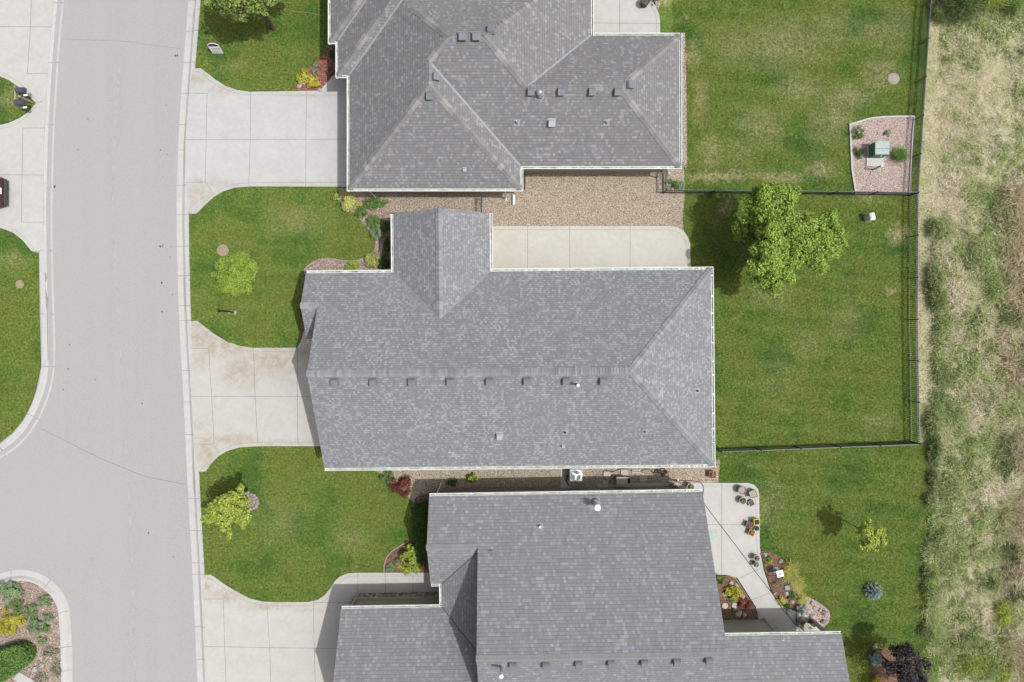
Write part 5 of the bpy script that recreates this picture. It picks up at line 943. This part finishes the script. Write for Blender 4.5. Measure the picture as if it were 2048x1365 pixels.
planter(1484, 981, 8.5, .42, 'r', 'terracotta', 'round brown clay pot filled with bare soil at the patio corner', 'lid', rim='terracotta'); planter(1507, 989, 7.5, .45, 'sq', 'grey', 'square pale metal planter of tan soil at the patio corner', 'tansoil', rz=18); planter(1486, 1002, 7.5, .36, 'r', 'paver', 'round white pot with a green plant', plant='green', pn=220); planter(1502.5, 1006.5, 5.5, .2, 'sq', 'bluegrey', 'small blue grey square planter', rz=25)
planter(1513.5, 1044.5, 6, .42, 'sq', 'yellow', 'square yellow planter on the patio edge', plant='dark', pn=60, rz=4); planter(1501, 1052, 10, .3, 'sq', 'navy', 'long navy planter box with salmon flowers', plant='pink', pn=70, rz=-28, ry=6); planter(1513, 1057, 5, .26, 'r', 'navy', 'small round navy pot with dark leaves beside the long planter box', plant='dark', pn=90); planter(1503, 1066, 6, .3, 'sq', 'amber', 'amber square pot with orange flowers', plant='orange', pn=60, rz=-22)
planter(1513.5, 1117, 6.5, .42, 'r', 'paver', 'round silver rimmed pot with pink flowers', plant='pink', pn=110); planter(1512, 1129, 5.5, .32, 'r', 'dkgreen', 'round dark green pot with grey green leaves', plant='blue', pn=110); planter(1291, 2, 9, .5, 'r', 'potdark', 'large dark round pot at the top edge of the northern patio')
planter(1350, 976, 8, .45, 'r', 'rim', 'large tan pot under the gutter of the southern house, left of its pair', 'potsoil'); planter(1381, 975, 8, .42, 'r', 'rim', 'tan pot with a green plant under the gutter of the southern house', plant='green', pn=100); planter(1424.5, 949.5, 7, .3, 'sq', 'rust', 'square dark planter with orange flowers under the middle house corner', plant='orange', pn=70); planter(660, 141, 6, .4, 'sq', 'brownwood', 'square brown wooden planter turned like a diamond in red mulch', 'potsoil', 'dark', 45, 60)
planter(1606, 1247, 7.5, .4, 'r', 'rim', 'olive rimmed pot with leaves at the edge of the covered patio', plant='lime', pn=90); planter(1618, 1255, 8, .35, 'r', 'grey', 'grey rimmed round pot of pink flowers at the covered patio', plant='pink', pn=90); planter(1627, 1249, 5.5, .4, 'r', 'potdark', 'small black pot on the covered patio bench end')
def patio_bench():
    x, y = G(1612, 1252); root = thing('bench', (x, y, .04), 'pale garden bench at the edge of the covered patio', 'bench', None, radians(-38)); m = MB()
    for k in range(4): m.bbox((0, -.18 + k * .12, .42), (.8, .10, .03), .006)
    m.build('seat', 'paver', root)
    for sx in (-.34, .34): l = MB(); l.box((sx, -.16, .2), (.05, .05, .4)); l.box((sx, .16, .2), (.05, .05, .4)); l.box((sx, 0, .38), (.05, .36, .04)); l.build('leg', 'white', root)
patio_bench()
def feeder():
    x, y = G(1550, 1139); root = thing('bird_feeder', (x, y, .05), 'white square topped post feeder in the patio flower bed', 'bird feeder', None, radians(12)); m = MB(); m.bbox((0, 0, .32), (.13, .13, .64), .01); m.build('post', 'grey', root)
    m = MB(); m.bbox((0, 0, .67), (.38, .38, .06), .015); m.lathe((0, 0, .70), [(.07, 0), (.055, .02), (0, .025)], 10, 1); m.build('tray', ['white', 'bluegrey'], root); m = MB(); m.bbox((0, 0, .03), (.3, .3, .06), .01); m.build('base', 'bluegrey', root)
feeder()
x, y = G(1573, 1174); m = MB(); m.bbox((0, 0, .05), (.30, .24, .10), .015, .15); o = m.build('stone_plaque', 'bluegrey'); o.location = (x, y, .05); tag(o, 'flat blue grey square stone lying in the patio flower bed', 'plaque')
for px, py, l in [(1449, 1211, 'round white stepping stone nearest the gable in the triangular bed'), (1468.5, 1210.5, 'round white stepping stone below the yellow bush')]:
    x, y = G(px, py); m = MB(); m.lathe((0, 0, 0), [(.17, 0), (.175, .04), (.16, .055), (0, .058)], 20); o = m.build('stepping_stone', 'paver', None); o.location = (x, y, .05); tag(o, l, 'stepping stone', 'round stepping stones')
for i, (px, py, w, d, l) in enumerate([(1213, 948, 15, 10, 'square paver nearest the air conditioner, in sun at the gutter'), (1249, 945, 15, 12, 'square paver in sun above the beige hose box'), (1286, 957, 14, 12, 'square paver at the shadow line right of the hose box'), (1210.5, 965.5, 10.5, 11.5, 'small square paver in shade left of the beige hose box'), (1272, 943, 18, 9, 'paver half under the gutter above the hose tangle')]):
    x, y = G(px, py); m = MB(); m.bbox((0, 0, .03), (w * S, d * S, .06), .012, .05 * (i % 3)); o = m.build('paver', 'paver'); o.location = (x, y, .02); tag(o, l, 'paver', 'pavers in the gravel passage')
def ac():
    x, y = G(1152, 951.5, .9); root = thing('air_conditioner', (x, y, .02), 'white air conditioner with a round fan grille in the gravel passage', 'air conditioner'); m = MB(); m.box((0, 0, .03), (.95, .95, .06)); m.build('pad', 'paver', root); m = MB(); m.bbox((0, 0, .46), (.70, .70, .8), .03); m.build('cabinet', 'ventl', root)
    m = MB(); m.lathe((0, 0, .865), [(.33, 0), (.33, .012), (.29, .02), (.285, .004)], 28, cap=False); 
    for r in (.07, .13, .19, .25): m.lathe((0, 0, .875), [(r - .004, 0), (r, .008), (r + .004, 0)], 24, cap=False)
    for k in range(10): a = k * pi / 5; m.tube([(.05 * cos(a), .05 * sin(a), .885), (.29 * cos(a), .29 * sin(a), .885)], .004, 4)
    m.build('grille', 'galv', root); m = MB(); m.lathe((0, 0, .855), [(.288, 0.007), (0, .0075)], 28); m.build('fan_well', 'vent', root)
    m = MB(); m.lathe((0, 0, .863), [(.075, 0), (.07, .012), (0, .015)], 14)
    for k in range(3): m.box((.14 * cos(k * 2.1 + .4), .14 * sin(k * 2.1 + .4), .868), (.2, .10, .004), k * 2.1 + .4)
    m.build('fan', 'galv', root); m = MB(); m.tube([(-.36, -.1, .3), (-.46, -.15, .25), (-.46, -.5, .1), (-.3, -.75, .1)], .03, 6); m.build('refrigerant_line', 'black', root)
ac()
def hosebox():
    x, y = G(1244, 963, .5); root = thing('hose_box', (x, y, .04), 'beige plastic hose box with a rounded reel handle in shade by the southern house', 'hose box'); m = MB(); m.bbox((0, 0, .25), (.62, .50, .5), .04, 0, 0, .96); m.build('box', 'beige', root); m = MB()
    for c, d in (((0, .235, .51), (.62, .03, .05)), ((0, -.235, .51), (.62, .03, .05)), ((-.295, 0, .51), (.03, .44, .05)), ((.295, 0, .51), (.03, .44, .05))): m.box(c, d)
    m.build('rim', 'rim', root); m = MB(); m.tube([(.34, -.17, .4), (.46, -.17, .4), (.53, -.10, .4), (.53, .10, .4), (.46, .17, .4), (.34, .17, .4)], .03, 8); m.build('handle', 'rim', root); m = MB(); m.bbox((.42, 0, .25), (.16, .26, .22), .03); m.build('reel', 'black', root)
hosebox()
def hose(name, pts, r, label, mat, z=.06, it=2, cat='hose'):
    p = smooth_path(PX(pts), it); m = MB(); m.tube([(a, b, z) for a, b in p], r, 6); o = m.build(name, mat, None, True); tag(o, label, cat); return o
hose('garden_hose', [(1335, 957), (1360, 961), (1392, 962), (1402, 966), (1407, 974), (1406, 985), (1404, 1000), (1411, 1012), (1440, 1050), (1475, 1096), (1510, 1143), (1543, 1185), (1556, 1206), (1566, 1220), (1580, 1236), (1592, 1250), (1600, 1262)], .014, 'long dark garden hose lying straight across the patio', 'black', .062, 1)
hose('garden_hose', [(1532, 1150), (1545, 1152), (1558, 1150)], .012, 'short dark hose end in the patio flower bed', 'black', .075); hose('garden_hose', [(1592, 1228), (1591, 1240), (1594, 1250)], .014, 'short dark hose curling down beside the covered patio', 'black', .07)
pts = []; rr = random.Random(4)
for k in range(46): a = k * .9; r = rr.uniform(1, 17); a += rr.uniform(-1, 1); pts.append((1322 + r * 1.3 * cos(a), 945 + r * .62 * sin(a)))
hose('soaker_hose', pts, .012, 'tangled heap of thin dark soaker hose on the gravel', 'black', .07)
hose('soaker_hose', [(1212, 962), (1205, 950), (1209, 939), (1220, 944), (1232, 942), (1245, 935), (1262, 942), (1280, 944), (1295, 936), (1305, 944)], .012, 'thin dark hose looping along the pavers under the gutter', 'black', .09)
hose('garden_hose', [(556, 14), (572, 19), (588, 25), (602, 25), (618, 27), (640, 32), (652, 33)], .016, 'tan hose lying across the front lawn by the top tree', 'tansoil', .05)
x, y = G(763, 506); root = thing('timber', (x, y, .05), 'weathered grey timber standing slanted in the bed by the wing wall', 'timber', None, 0); m = MB(); m.bbox((0, 0, .14), (.16, 1.05, .22), .02, radians(-12)); m.build('plank', 'wood', root)
# utility boxes, covers, sign, post, mailboxes, car
def utility():
    x, y = G(1749, 307); root = thing('utility_box', (x, y, .02), 'grey green electrical transformer box on a concrete pad', 'utility box'); m = MB(); m.box((-.02, -.18, .04), (.95, 1.15, .08)); m.build('pad', 'curb', root)
    m = MB(); m.bbox((0, .08, .42), (.74, .76, .70), .02); m.build('cabinet', 'uboxd', root); m = MB(); m.bbox((0, .26, .79), (.80, .42, .06), .015); m.bbox((0, -.12, .785), (.80, .33, .05), .015); m.build('lid', 'ubox', root)
    m = MB(); m.box((.1, -.31, .45), (.05, .03, .14)); m.build('handle', 'galv', root)
utility()
def marker():
    x, y = G(1745, 340); root = thing('marker_post', (x, y, .02), 'slim green marker post with a white cap in the pink gravel', 'marker post'); m = MB(); m.lathe((0, 0, 0), [(.05, 0), (.05, .92)], 10); m.build('post', 'ubox', root, True); m = MB(); m.lathe((0, 0, .92), [(.075, 0), (.08, .05), (.05, .09), (0, .1)], 12); m.build('cap', 'white', root, True)
marker()
def pedestal():
    x, y = G(1733, 437); root = thing('utility_pedestal', (x, y, 0), 'pale green utility pedestal standing on the lawn by the field fence', 'utility pedestal', None, radians(12)); m = MB(); m.bbox((0, 0, .33), (.30, .42, .66), .05, 0, 0, .9); m.build('body', 'ped', root); m = MB(); m.bbox((0, 0, .69), (.31, .43, .10), .06, 0, 0, .85); m.build('cap', 'white', root)
pedestal()
for px, py, r, l, inner in [(446, 501, 12, 'round brown valve cover half hidden beside the round tree', .55), (40, 569, 8.5, 'small round valve cover on the lawn across the road', .55), (1787, 158, 11.5, 'round brown access cover on the northern back lawn', .9)]:
    x, y = G(px, py); root = thing('access_cover', (x, y, 0), l, 'access cover', 'round covers set in the lawns'); m = MB(); R = r * S; m.lathe((0, 0, 0), [(R, .0), (R * .98, .025), (R * inner, .03), (R * inner, .02)], 24); m.build('collar', 'tansoil' if inner < .8 else 'rim', root); m = MB(); m.lathe((0, 0, 0), [(R * inner, .03), (R * inner * .9, .045), (R * .1, .045), (0, .05)], 20); m.build('lid', 'lid', root)
def sign():
    x0, y0 = G(436, 108, .12); root = thing('yard_sign', (x0, y0, 0), 'white arch topped yard sign with a purple header and dark text lines', 'sign'); w = .62; m = MB(); hh = .78; N = 14
    out = [(-w / 2, .10), (w / 2, .10), (w / 2, hh)] + [(w / 2 * cos(a), hh + .2 * sin(a)) for a in [pi * k / N for k in range(1, N)]] + [(-w / 2, hh)]
    n = len(out); m.add([(a, 0, z) for a, z in out] + [(a, .025, z) for a, z in out], [tuple(range(n)), tuple(range(2 * n - 1, n - 1, -1))] + [(i, i + n, (i + 1) % n + n, (i + 1) % n) for i in range(n)]); b = m.build('board', 'white', root)
    m = MB(); q = [(w * .44 * cos(a), hh + .0 + .165 * sin(a)) for a in [pi * k / N for k in range(N + 1)]]; m.add([(a, -.004, z) for a, z in q], [tuple(range(len(q)))[::1]]); 
    m.add([(s * w * .44, -.004, z) for s, z in ((-1, hh - .06), (1, hh - .06), (1, hh), (-1, hh))], [(0, 1, 2, 3)]); m.build('header', 'purple', b)
    m = MB()
    for z, a, e, t in ((.50, -.22, .26, .045), (.385, -.22, .0, .02), (.385, .06, .26, .03), (.27, -.25, .10, .025), (.27, .14, .25, .02), (.19, -.24, .22, .02)): m.add([(a, -.004, z), (e, -.004, z), (e, -.004, z + t), (a, -.004, z + t)], [(0, 1, 2, 3)])
    m.build('lettering', 'text', b)
    for s in (-1, 1): m = MB(); m.box((s * .24, .012, .05), (.02, .02, .3)); m.build('stake', 'galv', root)
    root.rotation_euler = (radians(-14), 0, 0)
sign()
def lamp():
    x, y = G(468, 625); root = thing('lamp_post', (x, y, 0), 'slim black lamp post on the lawn below the round tree', 'lamp post'); m = MB(); m.tube([(0, 0, 0), (0, 0, 1.9)], [.032, .026], 8); m.build('pole', 'black', root); m = MB(); m.lathe((0, 0, 1.85), [(.03, 0), (.055, .04), (.06, .16), (.07, .17), (.03, .24), (0, .27)], 8); m.build('lantern', 'black', root)
    m = MB(); m.rock((.08, .02, .03), .10, 3, .5); m.rock((.06, -.09, .02), .06, 5, .5); m.rock((-.26, -.02, .02), .07, 8, .4); m.build('base_stone', 'rock', root)
lamp()
def mailboxes():
    x, y = G(66, 206); root = thing('mailbox_stand', (x, y, 0), 'wooden stand carrying two dark mailboxes by the pavement point', 'mailbox stand'); m = MB(); m.bbox((0, 0, .55), (.10, .10, 1.1), .01); m.box((-.28, .12, 1.0), (.09, 1.0, .08)); m.box((-.14, .03, .86), (.36, .07, .08)); m.build('post', 'wood', root)
    for px, py, dx in ((41, 181, 0), (40, 205.5, 0)):
        X, Y = G(px, py, 1.2); m = MB(); l, w, h = .46, .30, .34; pr = [(-w / 2, 0), (-w / 2, .17)] + [(w / 2 * cos(a), .17 + .14 * sin(a)) for a in [pi - pi * k / 8 for k in range(1, 8)]] + [(w / 2, .17), (w / 2, 0)]
        n = len(pr); vs = [(X - x - l / 2, Y - y + a, 1.05 + z) for a, z in pr] + [(X - x + l / 2, Y - y + a, 1.05 + z) for a, z in pr]; m.add(vs, [(i, i + 1, n + i + 1, n + i) for i in range(n - 1)] + [(n - 1, 0, n, 2 * n - 1), tuple(range(n - 1, -1, -1)), tuple(range(n, 2 * n))]); b = m.build('mailbox', 'mailbox', root)
        m = MB(); m.box((X - x + l / 2 + .012, Y - y, 1.2), (.02, .27, .27)); m.build('door', 'mailbox', b); m = MB(); m.box((X - x + .16, Y - y - .17, 1.22), (.10, .02, .12)); m.build('flag', 'maroon', b); m = MB(); m.bbox((X - x + .05, Y - y - .22, 1.0), (.34, .10, .10), .02); m.build('newspaper_tube', 'uboxd' if py > 190 else 'mailbox', b)
        m = MB(); m.box((X - x + .18, Y - y - .22, 1.06), (.22, .09, .012), .1); m.build('newspaper', 'white', b)
mailboxes()
def car():
    x, y = G(5, 383.5, .75); root = thing('parked_car', (x - 4.5, y, .04), 'dark red car whose tail just enters at the left edge', 'car')
    # body: cross sections along the length (x from front 0 to tail 4.5); half width, lower z, belt z
    st = [(0.0, .62, .32, .62), (.12, .78, .24, .72), (.7, .88, .2, .84), (1.4, .90, .2, .95), (2.6, .91, .2, 1.0), (3.6, .91, .2, 1.02), (4.15, .88, .22, 1.02), (4.42, .80, .28, .96), (4.5, .70, .36, .80)]; m = MB(); vs = []
    for X, w, lo, hi in st: vs += [(X, -w * .92, lo), (X, -w, (lo + hi) / 2), (X, -w * .93, hi - .03), (X, -w * .80, hi), (X, w * .80, hi), (X, w * .93, hi - .03), (X, w, (lo + hi) / 2), (X, w * .92, lo)]
    k = 8; fs = [(i * k + j, i * k + (j + 1) % k, (i + 1) * k + (j + 1) % k, (i + 1) * k + j) for i in range(len(st) - 1) for j in range(k)] + [tuple(range(k - 1, -1, -1)), tuple((len(st) - 1) * k + j for j in range(k))]; m.add(vs, fs); m.build('body', 'maroon', root, True)
    ca = [(1.35, .74, .95, .96), (2.05, .66, .98, 1.40), (2.8, .67, 1.0, 1.47), (3.5, .66, 1.0, 1.42), (4.12, .72, 1.0, 1.02)]; m = MB(); vs = []
    for X, w, lo, hi in ca: vs += [(X, -.78, lo), (X, -w, hi - .03), (X, -w * .8, hi), (X, w * .8, hi), (X, w, hi - .03), (X, .78, lo)]
    k = 6; m.add(vs, [(i * k + j, i * k + j + 1, (i + 1) * k + j + 1, (i + 1) * k + j) for i in range(4) for j in range(5)]); m.build('cabin', 'maroon', root, True)
    def gl(name, q): g = MB(); g.add(q, [(0, 1, 2, 3)]); g.build(name, 'glass', root)
    gl('rear_window', [(3.56, -.56, 1.425), (4.08, -.62, 1.075), (4.08, .62, 1.075), (3.56, .56, 1.425)]); gl('windscreen', [(1.42, -.64, 1.0), (2.0, -.56, 1.385), (2.0, .56, 1.385), (1.42, .64, 1.0)][::-1])
    for s in (-1, 1): gl('side_window', [(1.7, s * .785, 1.02), (3.8, s * .785, 1.04), (3.45, s * .69, 1.36), (2.1, s * .69, 1.34)])
    for X in (.85, 3.6):
        for s in (-1, 1): w = MB(); w.lathe((X, s * .80, .31), [(.2, -.1), (.3, -.1), (.32, -.05), (.32, .05), (.3, .1), (.2, .1)], 20, 0, Matrix.Rotation(radians(90), 3, 'X')); t = w.build('wheel', 'black', root); r = MB(); r.lathe((X, s * .81, .31), [(.2, -.08), (.05, -.1), (.05, .1), (.2, .08)], 12, 0, Matrix.Rotation(radians(90), 3, 'X')); r.build('rim', 'galv', t)
    for s in (-1, 1): m = MB(); m.bbox((4.40, s * .66, .86), (.12, .26, .12), .02); m.build('tail_light', 'rust', root); m = MB(); m.bbox((.1, s * .6, .62), (.14, .3, .1), .02); m.build('headlight', 'galv', root)
    m = MB(); m.box((4.475, 0, .86), (.05, .34, .12), rot=Matrix.Rotation(radians(-50), 3, 'Y')); m.build('licence_plate', 'white', root); m = MB(); m.bbox((4.46, 0, .50), (.16, 1.5, .16), .03); m.build('bumper', 'potdark', root)
car()
